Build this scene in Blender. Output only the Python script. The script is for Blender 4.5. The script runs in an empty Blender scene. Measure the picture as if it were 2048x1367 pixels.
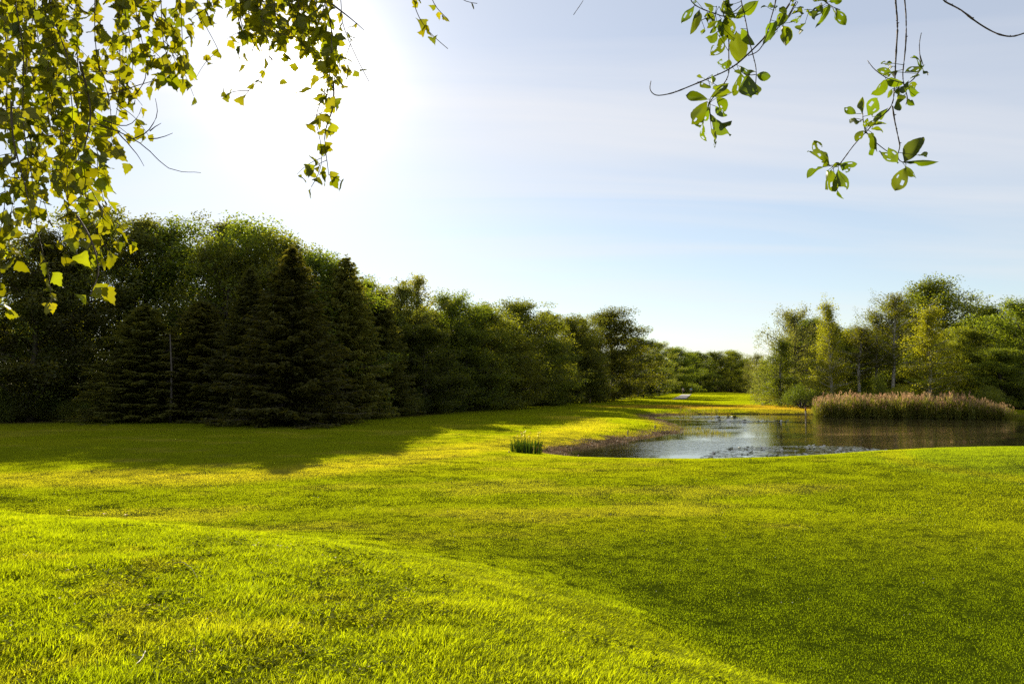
import bpy, math, random
import numpy as np
from mathutils import Vector, Matrix

# ------------------------------------------------------------------ camera, sky, sun, exposure
sc = bpy.context.scene
COL = sc.collection
F = 1593.0                       # focal length in pixels of the 2048-wide photograph (28 mm)
CAMZ = 2.95                      # water level is z = 0
PITCH = math.atan(86.5 / F)
cam_d = bpy.data.cameras.new('camera'); cam = bpy.data.objects.new('camera', cam_d); COL.objects.link(cam)
cam_d.lens = 28.0; cam_d.sensor_width = 36.0; cam_d.clip_start = 0.05; cam_d.clip_end = 8000
cam.location = (0, 0, CAMZ); cam.rotation_euler = (math.pi / 2 + PITCH, 0, 0)
sc.camera = cam

def ray(px, py):
    fw = np.array([0, math.cos(PITCH), math.sin(PITCH)]); up = np.array([0, -math.sin(PITCH), math.cos(PITCH)])
    return fw * F + np.array([1.0, 0, 0]) * (px - 1024) + up * (683.5 - py)
def P(px, py, Y):
    d = ray(px, py); return d / d[1] * Y + np.array([0, 0, CAMZ])
def G(px, py, z=0.45):
    d = ray(px, py); return d * ((z - CAMZ) / d[2]) + np.array([0, 0, CAMZ])

sd_ = ray(600, 130); SUN = Vector(sd_ / np.linalg.norm(sd_))
SUN_EL = math.asin(SUN.z); SUN_AZ = math.atan2(SUN.x, SUN.y)
world = bpy.data.worlds.new('World'); sc.world = world; world.use_nodes = True
W = world.node_tree; W.nodes.clear()
def wn(t, **k):
    n = W.nodes.new(t)
    for a, b in k.items(): setattr(n, a, b)
    return n
def wl(a, b): W.links.new(a, b)
sky = wn('ShaderNodeTexSky', sky_type='NISHITA', sun_disc=False, sun_elevation=SUN_EL, sun_rotation=SUN_AZ,
         altitude=50, air_density=1.0, dust_density=0.12, ozone_density=2.2)
tc = wn('ShaderNodeTexCoord')
# thin cirrus over the whole sky: stretched noise on the cloud plane
sep = wn('ShaderNodeSeparateXYZ'); wl(tc.outputs['Generated'], sep.inputs[0])
zc = wn('ShaderNodeMath', operation='MAXIMUM'); wl(sep.outputs[2], zc.inputs[0]); zc.inputs[1].default_value = 0.02
zc2 = wn('ShaderNodeMath', operation='ADD'); wl(zc.outputs[0], zc2.inputs[0]); zc2.inputs[1].default_value = 0.12
dx = wn('ShaderNodeMath', operation='DIVIDE'); wl(sep.outputs[0], dx.inputs[0]); wl(zc2.outputs[0], dx.inputs[1])
dy = wn('ShaderNodeMath', operation='DIVIDE'); wl(sep.outputs[1], dy.inputs[0]); wl(zc2.outputs[0], dy.inputs[1])
cmb = wn('ShaderNodeCombineXYZ'); wl(dx.outputs[0], cmb.inputs[0]); wl(dy.outputs[0], cmb.inputs[1])
mp = wn('ShaderNodeMapping'); wl(cmb.outputs[0], mp.inputs[0]); mp.inputs['Rotation'].default_value = (0, 0, 0.25)
mp.inputs['Scale'].default_value = (0.42, 2.1, 1); mp.inputs['Location'].default_value = (3.1, 0.7, 0)
nz = wn('ShaderNodeTexNoise'); wl(mp.outputs[0], nz.inputs['Vector']); nz.inputs['Scale'].default_value = 0.9
nz.inputs['Detail'].default_value = 6; nz.inputs['Roughness'].default_value = 0.5; nz.inputs['Distortion'].default_value = 0.6
cr = wn('ShaderNodeMapRange'); wl(nz.outputs[0], cr.inputs[0]); cr.inputs[1].default_value = 0.34; cr.inputs[2].default_value = 0.72
cr.inputs[3].default_value = 0.42; cr.inputs[4].default_value = 0.88
hz = wn('ShaderNodeMapRange'); wl(sep.outputs[2], hz.inputs[0]); hz.inputs[1].default_value = 0.05; hz.inputs[2].default_value = 0.3
hz.inputs[3].default_value = 0.65; hz.inputs[4].default_value = 1.0
cf = wn('ShaderNodeMath', operation='MULTIPLY'); wl(cr.outputs[0], cf.inputs[0]); wl(hz.outputs[0], cf.inputs[1])
# angle to the sun: bright aureole of thin high haze round it
dot = wn('ShaderNodeVectorMath', operation='DOT_PRODUCT'); wl(tc.outputs['Generated'], dot.inputs[0]); dot.inputs[1].default_value = SUN
ac = wn('ShaderNodeMath', operation='ARCCOSINE'); wl(dot.outputs['Value'], ac.inputs[0])
def lobe(sig, amp):
    a = wn('ShaderNodeMath', operation='DIVIDE'); wl(ac.outputs[0], a.inputs[0]); a.inputs[1].default_value = -math.radians(sig)
    e = wn('ShaderNodeMath', operation='EXPONENT'); wl(a.outputs[0], e.inputs[0])
    m = wn('ShaderNodeMath', operation='MULTIPLY'); wl(e.outputs[0], m.inputs[0]); m.inputs[1].default_value = amp
    return m
l1, l2 = lobe(1.7, 45.0), lobe(10.0, 2.6)
ls = wn('ShaderNodeMath', operation='ADD'); wl(l1.outputs[0], ls.inputs[0]); wl(l2.outputs[0], ls.inputs[1])
aur = wn('ShaderNodeVectorMath', operation='SCALE'); aur.inputs[0].default_value = (1.0, 0.92, 0.80); wl(ls.outputs[0], aur.inputs['Scale'])
cloudc = wn('ShaderNodeMix', data_type='RGBA'); wl(cf.outputs[0], cloudc.inputs[0]); wl(sky.outputs[0], cloudc.inputs[6])
cloudc.inputs[7].default_value = (7.1, 7.0, 7.05, 1)
add = wn('ShaderNodeVectorMath', operation='ADD'); wl(cloudc.outputs[2], add.inputs[0]); wl(aur.outputs[0], add.inputs[1])
bg = wn('ShaderNodeBackground'); wl(add.outputs[0], bg.inputs[0]); bg.inputs[1].default_value = 0.05
wo = wn('ShaderNodeOutputWorld'); wl(bg.outputs[0], wo.inputs[0])

sun_d = bpy.data.lights.new('sun', 'SUN'); sun_d.energy = 5.0; sun_d.angle = math.radians(0.5); sun_d.color = (1.0, 0.90, 0.72)
sun = bpy.data.objects.new('sun', sun_d); COL.objects.link(sun)
sun.rotation_euler = SUN.to_track_quat('Z', 'Y').to_euler(); sun.location = (-20, 60, 40)
sc.view_settings.view_transform = 'Standard'; sc.view_settings.look = 'None'
sc.view_settings.gamma = 1.0; sc.view_settings.exposure = 1.32
sc.cycles.use_denoising = False
sc.cycles.max_bounces = 8; sc.cycles.transmission_bounces = 6; sc.cycles.diffuse_bounces = 4; sc.cycles.glossy_bounces = 3
sc.cycles.sample_clamp_indirect = 1.5

# ------------------------------------------------------------------ helpers
rng = np.random.default_rng(7)
def obj(name, mesh, parent=None, label=None, cat=None, group=None, kind=None):
    o = bpy.data.objects.new(name, mesh); COL.objects.link(o)
    if parent is not None: o.parent = parent
    return tag(o, label, cat, group, kind)
def tag(o, label=None, cat=None, group=None, kind=None):
    if label: o['label'] = label
    if cat: o['category'] = cat
    if group: o['group'] = group
    if kind: o['kind'] = kind
    return o
def mesh_np(name, verts, faces, mats=(), midx=None, smooth=False):
    """faces: (M,k) int array (or list of such arrays)"""
    if isinstance(faces, np.ndarray): faces = [faces]
    faces = [f for f in faces if len(f)]
    me = bpy.data.meshes.new(name)
    verts = np.asarray(verts, dtype=np.float32)
    me.vertices.add(len(verts)); me.vertices.foreach_set('co', verts.ravel())
    li = np.concatenate([f.ravel() for f in faces]).astype(np.int32)
    tot = np.concatenate([np.full(len(f), f.shape[1], np.int32) for f in faces])
    st = np.concatenate([[0], np.cumsum(tot)[:-1]]).astype(np.int32)
    me.loops.add(len(li)); me.loops.foreach_set('vertex_index', li)
    me.polygons.add(len(tot)); me.polygons.foreach_set('loop_start', st); me.polygons.foreach_set('loop_total', tot)
    for m in mats: me.materials.append(m)
    if midx is not None: me.polygons.foreach_set('material_index', np.asarray(midx, np.int32))
    if smooth: me.polygons.foreach_set('use_smooth', np.ones(len(tot), bool))
    me.update(calc_edges=True); me.validate()
    return me
class MB:
    """collects vertex / face arrays"""
    def __init__(s): s.v = []; s.f = {3: [], 4: []}; s.n = 0; s.m = {3: [], 4: []}
    def add(s, v, f, m=0):
        v = np.asarray(v, float); f = np.asarray(f, int)
        s.v.append(v); s.f[f.shape[1]].append(f + s.n); s.m[f.shape[1]].append(np.full(len(f), m)); s.n += len(v)
    def tube(s, pts, rad, sides=5, m=0, cap=True):
        pts = np.asarray(pts, float); n = len(pts); rad = np.broadcast_to(np.asarray(rad, float), (n,))
        t = np.gradient(pts, axis=0); t /= np.linalg.norm(t, axis=1)[:, None] + 1e-9
        a = np.where(np.abs(t[:, 2:3]) > 0.9, np.array([[1., 0, 0]]), np.array([[0, 0, 1.]]))
        u = np.cross(t, a); u /= np.linalg.norm(u, axis=1)[:, None] + 1e-9; w = np.cross(t, u)
        ang = np.linspace(0, 2 * np.pi, sides, endpoint=False)
        ring = pts[:, None] + rad[:, None, None] * (np.cos(ang)[None, :, None] * u[:, None] + np.sin(ang)[None, :, None] * w[:, None])
        i = np.arange(n - 1)[:, None] * sides; j = np.arange(sides)[None]; k = (np.arange(sides) + 1)[None] % sides
        q = np.stack([i + j, i + k, i + sides + k, i + sides + j], -1).reshape(-1, 4)
        s.add(ring.reshape(-1, 3), q, m)
        if cap:
            c = np.array([[0, j_, j_ + 1] for j_ in range(1, sides - 1)])
            s.f[3].append(c[:, ::-1] + s.n - n * sides); s.f[3].append(c + s.n - sides)
            s.m[3].append(np.full(2 * len(c), m))
    def quads(s, c, u, v, m=0, diamond=True):
        """c centres, u half-length vectors, v half-width vectors"""
        if diamond: q = np.stack([c - u, c + v - u * .15, c + u, c - v - u * .15], 1)
        else: q = np.stack([c - u - v, c - u + v, c + u + v, c + u - v], 1)
        n = len(c); s.add(q.reshape(-1, 3), np.arange(4 * n).reshape(n, 4), m)
    def box(s, c, d, m=0):
        c = np.asarray(c, float); d = np.asarray(d, float) / 2
        v = np.array([[x, y, z] for x in (-1, 1) for y in (-1, 1) for z in (-1, 1)]) * d + c
        s.add(v, [[0, 1, 3, 2], [4, 6, 7, 5], [0, 4, 5, 1], [2, 3, 7, 6], [0, 2, 6, 4], [1, 5, 7, 3]], m)
    def mesh(s, name, mats, smooth=False):
        fs = []; ms = []
        for k in (3, 4):
            if s.f[k]: fs.append(np.concatenate(s.f[k])); ms.append(np.concatenate(s.m[k]))
        return mesh_np(name, np.concatenate(s.v), fs, mats, np.concatenate(ms), smooth)
def unit(v): return v / (np.linalg.norm(v, axis=-1, keepdims=True) + 1e-9)
def sstep(a, b, x): t = np.clip((x - a) / (b - a), 0, 1); return t * t * (3 - 2 * t)
def vnoise(x, y, seed=0):
    x = np.asarray(x, float); y = np.asarray(y, float)
    xi = np.floor(x).astype(int); yi = np.floor(y).astype(int); fx = x - xi; fy = y - yi
    fx = fx * fx * (3 - 2 * fx); fy = fy * fy * (3 - 2 * fy)
    def h(a, b):
        n = (a * 374761393 + b * 668265263 + seed * 974711) & 0x7fffffff
        n = ((n ^ (n >> 13)) * 1274126177) & 0x7fffffff
        return ((n ^ (n >> 16)) & 0xffff) / 65535.0
    return (h(xi, yi) * (1 - fx) + h(xi + 1, yi) * fx) * (1 - fy) + (h(xi, yi + 1) * (1 - fx) + h(xi + 1, yi + 1) * fx) * fy
def fbm(x, y, seed=0, o=3): return sum(vnoise(x * 2 ** i, y * 2 ** i, seed + i) * .5 ** i for i in range(o)) / sum(.5 ** i for i in range(o))
def poly_dist(x, y, pts):
    d = np.full(np.shape(x), 1e9)
    for (ax, ay), (bx, by) in zip(pts[:-1], pts[1:]):
        ex, ey = bx - ax, by - ay; t = np.clip(((x - ax) * ex + (y - ay) * ey) / (ex * ex + ey * ey), 0, 1)
        d = np.minimum(d, np.hypot(x - ax - t * ex, y - ay - t * ey))
    return d
def poly_in(x, y, pts):
    c = np.zeros(np.shape(x), bool); n = len(pts)
    for i in range(n):
        (x1, y1), (x2, y2) = pts[i], pts[(i + 1) % n]
        if y1 == y2: continue
        c ^= ((y1 > y) != (y2 > y)) & (x < (x2 - x1) * (y - y1) / (y2 - y1) + x1)
    return c

# ------------------------------------------------------------------ materials
def mat(name):
    m = bpy.data.materials.new(name); m.use_nodes = True; m.node_tree.nodes.clear()
    def n(t, **k):
        nd = m.node_tree.nodes.new(t)
        for a, b in k.items(): setattr(nd, a, b)
        return nd
    return m, n, m.node_tree.links.new
def ramp(nd, stops):
    e = nd.color_ramp.elements
    while len(e) < len(stops): e.new(0.5)
    for q, (p, c) in zip(e, stops): q.position = p; q.color = (*c, 1)
def leaf_shader(n, L, col_sock, trans_sock, tf=0.5, gloss=0.06, rough=0.4):
    d = n('ShaderNodeBsdfDiffuse'); t = n('ShaderNodeBsdfTranslucent'); L(col_sock, d.inputs[0]); L(trans_sock, t.inputs[0])
    mx = n('ShaderNodeMixShader'); mx.inputs[0].default_value = tf; L(d.outputs[0], mx.inputs[1]); L(t.outputs[0], mx.inputs[2])
    g = n('ShaderNodeBsdfGlossy'); g.inputs['Roughness'].default_value = rough
    m2 = n('ShaderNodeMixShader'); m2.inputs[0].default_value = gloss; L(mx.outputs[0], m2.inputs[1]); L(g.outputs[0], m2.inputs[2])
    o = n('ShaderNodeOutputMaterial'); L(m2.outputs[0], o.inputs[0])
def leaf_mat(name, dark, light, trans_mul=(1.9, 1.7, .8), tf=0.45, gloss=0.05, vary=0.38, rough=0.4):
    m, n, L = mat(name)
    g = n('ShaderNodeNewGeometry'); r = n('ShaderNodeValToRGB'); L(g.outputs['Random Per Island'], r.inputs[0])
    ramp(r, [(0, dark), (1, light)])
    oi = n('ShaderNodeObjectInfo'); mr = n('ShaderNodeMapRange'); L(oi.outputs['Random'], mr.inputs[0])
    mr.inputs[3].default_value = 1 - vary; mr.inputs[4].default_value = 1 + vary
    hs = n('ShaderNodeHueSaturation'); L(r.outputs[0], hs.inputs['Color']); L(mr.outputs[0], hs.inputs['Value'])
    mh = n('ShaderNodeMapRange'); mm = n('ShaderNodeMath', operation='FRACT'); mk = n('ShaderNodeMath', operation='MULTIPLY')
    L(oi.outputs['Random'], mk.inputs[0]); mk.inputs[1].default_value = 7.31; L(mk.outputs[0], mm.inputs[0]); L(mm.outputs[0], mh.inputs[0])
    mh.inputs[3].default_value = 0.5 - .05 * vary; mh.inputs[4].default_value = 0.5 + .05 * vary; L(mh.outputs[0], hs.inputs['Hue'])
    tm = n('ShaderNodeMix', data_type='RGBA', blend_type='MULTIPLY'); tm.inputs[0].default_value = 1
    L(hs.outputs[0], tm.inputs[6]); tm.inputs[7].default_value = (*trans_mul, 1)
    leaf_shader(n, L, hs.outputs[0], tm.outputs[2], tf, gloss, rough)
    return m
def bark_mat(name, c1, c2, scale=8, stretch=(1, 1, .25), rough=.85):
    m, n, L = mat(name)
    t = n('ShaderNodeTexCoord'); mpn = n('ShaderNodeMapping'); L(t.outputs['Object'], mpn.inputs[0]); mpn.inputs['Scale'].default_value = stretch
    nz = n('ShaderNodeTexNoise'); L(mpn.outputs[0], nz.inputs['Vector']); nz.inputs['Scale'].default_value = scale; nz.inputs['Detail'].default_value = 6
    r = n('ShaderNodeValToRGB'); L(nz.outputs[0], r.inputs[0]); ramp(r, [(.35, c1), (.65, c2)])
    b = n('ShaderNodeBsdfPrincipled'); L(r.outputs[0], b.inputs['Base Color']); b.inputs['Roughness'].default_value = rough
    bp = n('ShaderNodeBump'); L(nz.outputs[0], bp.inputs['Height']); bp.inputs['Strength'].default_value = .5; bp.inputs['Distance'].default_value = .02
    L(bp.outputs[0], b.inputs['Normal'])
    o = n('ShaderNodeOutputMaterial'); L(b.outputs[0], o.inputs[0]); return m
def plain_mat(name, c, rough=.7, var=.2, scale=20):
    c = np.array(c); return bark_mat(name, tuple(c * (1 - var)), tuple(np.minimum(c * (1 + var), 1)), scale, (1, 1, 1), rough)

M = {}
M['oak'] = leaf_mat('oak_leaves', (.052, .076, .009), (.135, .158, .018), (2.4, 2.1, .6), .52, .02, rough=.5)
M['alder'] = leaf_mat('alder_leaves', (.044, .066, .009), (.115, .142, .017), (2.4, 2.1, .6), .52, .02, rough=.5)
M['pale'] = leaf_mat('pale_leaves', (.070, .090, .018), (.15, .165, .034), (2.2, 1.9, .7), .5, .02, rough=.5)
M['birch'] = leaf_mat('birch_leaves', (.085, .108, .010), (.17, .19, .018), (2.5, 2.3, .5), .5, .02, rough=.5)
M['spruce'] = leaf_mat('spruce_needles', (.055, .066, .014), (.130, .135, .026), (2.3, 2.0, .7), tf=.45, gloss=.012, rough=.5)
M['willow'] = leaf_mat('willow_leaves', (.085, .112, .030), (.165, .19, .055), (2.2, 2.0, .7), .5, gloss=.02, rough=.5)
M['bark'] = bark_mat('bark', (.035, .027, .02), (.09, .075, .055))
M['birchbark'] = bark_mat('birch_bark', (.12, .10, .08), (.6, .57, .52), 5, (1, 1, 1.6))
M['twig'] = bark_mat('twig_bark', (.030, .020, .016), (.075, .05, .04), 120)
M['near_birch'] = leaf_mat('near_birch_leaves', (.050, .075, .006), (.115, .125, .008), (3.1, 2.65, .3), tf=.5, gloss=.02, vary=.35)
M['near_leaf'] = leaf_mat('near_plum_leaves', (.042, .066, .006), (.075, .102, .009), (2.2, 2.1, .3), tf=.5, gloss=.025, vary=.3)
M['catkin'] = plain_mat('catkin', (.13, .12, .03), .9)

# ------------------------------------------------------------------ the lie of the land
pond_px = [(1100, 906), (1180, 894), (1250, 881), (1320, 870), (1366, 861), (1352, 852), (1330, 844), (1292, 833), (1330, 829.5), (1450, 827.5), (1560, 829), (1625, 829)]
POND = [tuple(G(a, b, 0)[:2]) for a, b in pond_px] + [(33, 80), (44, 77), (56, 74), (60, 62), (48, 45), (34, 36.5), (26, 34), (18, 33.2), (12.5, 31.8)] \
     + [tuple(G(a, b, 0)[:2]) for a, b in [(1530, 926), (1400, 926), (1250, 923), (1150, 916)]]
def smooth_closed(pts, k=2):
    p = np.array(pts)
    for _ in range(k):
        q = np.roll(p, -1, 0); p = np.stack([.75 * p + .25 * q, .25 * p + .75 * q], 1).reshape(-1, 2)
    return [tuple(a) for a in p]
POND = smooth_closed(POND)
EDGE = [(-60, 14), (-20, 13.2), (-12, 12.8), (-7.7, 12), (-3.6, 10.6), (-1.83, 9.2), (-.1, 7.2), (1.5, 5.0), (2.6, 3), (3.6, 0), (4.5, -6), (4, -60)]
BAND = [tuple(G(a, b)[:2]) for a, b in [(-150, 960), (120, 952), (420, 955), (640, 940), (860, 905), (1020, 882), (1120, 866), (1180, 850), (1175, 838), (1120, 832)]]
BROWN = [tuple(G(a, b)[:2]) for a, b in [(1370, 812), (1480, 812), (1560, 812), (1625, 815)]]
WOOD_L = [(-90, 46), (-40, 50), (-28, 53.5), (-20, 55), (-13, 53), (-8, 62), (-6, 70), (-3, 85), (6, 115), (16, 152), (30, 205), (55, 262), (75, 300), (80, 420), (-300, 420), (-300, 46)]
WOOD_R = [(34, 87), (40, 83), (70, 79), (200, 80), (200, 420), (85, 420), (78, 300), (62, 200), (36, 110)]
def height(x, y):
    x = np.asarray(x, float); y = np.asarray(y, float); r = np.hypot(x, y)
    z = 0.42 + .10 * (fbm(x / 14, y / 14, 3) - .5) * sstep(8, 30, r) * sstep(110, 50, r) + .05 * (fbm(x / 4, y / 4, 11) - .5) * sstep(60, 30, r)
    z += .015 * (fbm(x / .5, y / .5, 21, 2) - .5) * sstep(18, 9, r)
    z += .62 * np.exp(-((x - 19) / 9.5) ** 2 - ((y - 23) / 7.5) ** 2)
    z += .22 * np.exp(-((x + 20) / 12) ** 2 - ((y - 60) / 10) ** 2)
    z -= .34 * np.exp(-((x - 4) / 6) ** 2 - ((y - 7) / 3.2) ** 2)
    z += .22 * sstep(90, 250, y)
    z += 2.5 * sstep(350, 1200, r)
    sd = poly_dist(x, y, POND) * np.where(poly_in(x, y, POND), 1, -1)
    bank = sstep(0, 4.2, -sd)
    z = np.where(sd > 0, -np.minimum(.16 * sd, .7), .02 + (z - .02) * (bank * .75 + .25 * np.clip(-sd / 1.0, 0, 1)))
    e = poly_dist(x, y, EDGE)
    ins = poly_in(x, y, EDGE + [(-60, -60)])
    s = np.where(ins, e, -e)
    fac = sstep(-3.7, 1.15, s + 1.0 * (fbm(x / 2.2, y / 2.2, 33) - .5))
    top = 1.12 + .055 * np.clip(s, 0, 4.5) + .07 * (fbm(x / 1.6, y / 1.6, 31) - .5) + .02 * (fbm(x / .35, y / .35, 41, 2) - .5)
    z = z + (top - z) * fac
    return z
def zones(x, y):
    """albedo of the turf / soil, by what grows there, plus painted shade in the hollow"""
    x = np.asarray(x, float); y = np.asarray(y, float); n = len(x)
    c = np.tile(np.array([.117, .142, .006]), (n, 1))
    def mixc(f, col):
        f = np.clip(f, 0, 1)[:, None]; c[:] = c * (1 - f) + np.array(col) * f
    big = fbm(x / 5, y / 5, 51); sm = fbm(x / 1.1, y / 1.1, 61)
    mixc(sstep(.45, .75, big) * .7, (.142, .158, .008))
    mixc(sstep(.5, .8, sm) * .18, (.07, .10, .006))
    s = np.where(poly_in(x, y, EDGE + [(-60, -60)]), 1, -1) * poly_dist(x, y, EDGE)
    out = sstep(.3, -.6, s)
    # shade of the hollow beside the mound, painted into the turf colour
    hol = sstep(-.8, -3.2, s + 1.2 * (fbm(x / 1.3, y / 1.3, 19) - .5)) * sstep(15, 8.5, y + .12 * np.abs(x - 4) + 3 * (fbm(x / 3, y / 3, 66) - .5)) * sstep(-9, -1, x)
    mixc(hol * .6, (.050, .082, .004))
    # dry worn fairway
    bd = poly_dist(x, y, BAND); wob = 1.5 * (fbm(x / 3, y / 3, 71) - .5)
    mixc(out * sstep(2.6, .6, bd + wob) * (.35 + .45 * sm), (.25, .215, .035))
    dry = sstep(.60, .72, fbm(x / 3.2 + 9, y / 1.6, 81)) * out * sstep(10, 16, y)
    mixc(dry * .3, (.24, .20, .05))
    bn = poly_dist(x, y, BROWN); mixc(sstep(14, 3, bn + 6 * (big - .5)) * .8, (.20, .125, .045))
    # putting green, with a mown collar
    gd = np.hypot((x - 21) / 1.15, y - 22.5)
    mixc(sstep(9.2, 8.9, gd), (.115, .15, .012)); mixc(sstep(.5, .3, np.abs(gd - 8.4)), (.15, .165, .012))
    sd = poly_dist(x, y, POND) * np.where(poly_in(x, y, POND), 1, -1)
    left = sstep(13.5, 10.5, x) * sstep(31, 35, y)
    mixc(sstep(-1.3 - 1.0 * sm, -.4, sd) * np.maximum(left, sstep(60, 66, y)), (.12, .085, .045))
    mixc(sstep(-.1, .25, sd), (.05, .04, .02))
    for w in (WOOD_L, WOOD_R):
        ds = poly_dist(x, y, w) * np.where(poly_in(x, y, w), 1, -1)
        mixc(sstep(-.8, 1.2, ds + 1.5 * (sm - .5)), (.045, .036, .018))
    # clover and bare patches on the near left of the mound
    mixc(sstep(.55, .75, fbm(x / .55, y / .55, 91)) * sstep(-.5, 1, s) * sstep(.5, -2.5, x) * .3, (.19, .16, .03))
    return c

def rings():
    a = np.concatenate([np.linspace(-42, 42, 560), np.linspace(42, 318, 110)[1:-1]]) * np.pi / 180
    r = np.concatenate([[.25], np.geomspace(.8, 3500, 300)]); return a, r
A_, R_ = rings(); na, nr = len(A_), len(R_)
gx = (R_[:, None] * np.sin(A_)[None]).ravel(); gy = (R_[:, None] * np.cos(A_)[None]).ravel(); gz = height(gx, gy)
i = np.arange(nr - 1)[:, None] * na; j = np.arange(na)[None]; k = (j + 1) % na
fq = np.stack([i + j, i + k, i + na + k, i + na + j], -1).reshape(-1, 4)[:, ::-1]
ft = np.stack([np.full(na, nr * na), np.arange(na), (np.arange(na) + 1) % na], -1)[:, ::-1]
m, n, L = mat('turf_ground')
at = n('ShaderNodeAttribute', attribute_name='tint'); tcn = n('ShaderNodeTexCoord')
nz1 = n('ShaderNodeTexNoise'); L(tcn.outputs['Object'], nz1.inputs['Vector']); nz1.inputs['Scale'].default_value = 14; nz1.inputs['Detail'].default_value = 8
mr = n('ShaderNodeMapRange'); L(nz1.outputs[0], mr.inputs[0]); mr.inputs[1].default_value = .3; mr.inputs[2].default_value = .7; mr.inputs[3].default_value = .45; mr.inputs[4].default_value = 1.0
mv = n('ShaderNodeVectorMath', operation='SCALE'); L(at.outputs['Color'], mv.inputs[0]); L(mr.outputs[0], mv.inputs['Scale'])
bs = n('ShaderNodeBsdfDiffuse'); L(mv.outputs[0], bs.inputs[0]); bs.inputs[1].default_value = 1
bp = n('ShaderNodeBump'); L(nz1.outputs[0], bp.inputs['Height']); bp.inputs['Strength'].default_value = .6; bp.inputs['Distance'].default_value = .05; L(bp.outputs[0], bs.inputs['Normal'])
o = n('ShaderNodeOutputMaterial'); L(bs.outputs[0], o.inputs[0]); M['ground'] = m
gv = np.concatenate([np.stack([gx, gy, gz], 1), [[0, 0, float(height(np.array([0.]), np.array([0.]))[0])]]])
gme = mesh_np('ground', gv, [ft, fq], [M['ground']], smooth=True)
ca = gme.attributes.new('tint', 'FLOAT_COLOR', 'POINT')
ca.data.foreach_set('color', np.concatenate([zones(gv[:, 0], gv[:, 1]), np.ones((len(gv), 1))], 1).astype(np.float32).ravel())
obj('ground', gme, kind='structure', label='mown golf course turf with a grassy mound in front')

# pond
m, n, L = mat('pond_water')
tcn = n('ShaderNodeTexCoord')
def wnoise(scale, sx, sy, det=4, rot=0):
    q = n('ShaderNodeMapping'); L(tcn.outputs['Object'], q.inputs[0]); q.inputs['Scale'].default_value = (sx, sy, 1); q.inputs['Rotation'].default_value = (0, 0, rot)
    w = n('ShaderNodeTexNoise'); L(q.outputs[0], w.inputs['Vector']); w.inputs['Scale'].default_value = scale; w.inputs['Detail'].default_value = det; return w
w1, w2 = wnoise(2.6, 1, 1.3, 3, .5), wnoise(.11, 1, 1.6, 2, .2)
mr = n('ShaderNodeMapRange'); L(w2.outputs[0], mr.inputs[0]); mr.inputs[1].default_value = .38; mr.inputs[2].default_value = .58; mr.inputs[3].default_value = .006; mr.inputs[4].default_value = .055
bp = n('ShaderNodeBump'); L(w1.outputs[0], bp.inputs['Height']); L(mr.outputs[0], bp.inputs['Strength']); bp.inputs['Distance'].default_value = .35
b = n('ShaderNodeBsdfPrincipled'); b.inputs['Base Color'].default_value = (.018, .016, .008, 1); b.inputs['Roughness'].default_value = .03; b.inputs['IOR'].default_value = 1.38
L(bp.outputs[0], b.inputs['Normal']); o = n('ShaderNodeOutputMaterial'); L(b.outputs[0], o.inputs[0]); M['water'] = m
wx, wy = np.meshgrid(np.linspace(-2, 66, 35), np.linspace(26, 86, 31)); nx_ = 35
wi = np.arange(30)[:, None] * nx_ + np.arange(34)[None]
wf = np.stack([wi, wi + 1, wi + 1 + nx_, wi + nx_], -1).reshape(-1, 4)
# keep only cells near the pond so that the sheet stays within its basin
cx, cy = wx.ravel()[wf].mean(1), wy.ravel()[wf].mean(1)
keep = poly_in(cx, cy, POND) | (poly_dist(cx, cy, POND) < 2.2)
obj('pond_water', mesh_np('pond_water', np.stack([wx.ravel(), wy.ravel(), np.zeros(wx.size)], 1), wf[keep], [M['water']], smooth=True), kind='structure', label='still pond reflecting sky and reeds')

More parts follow.
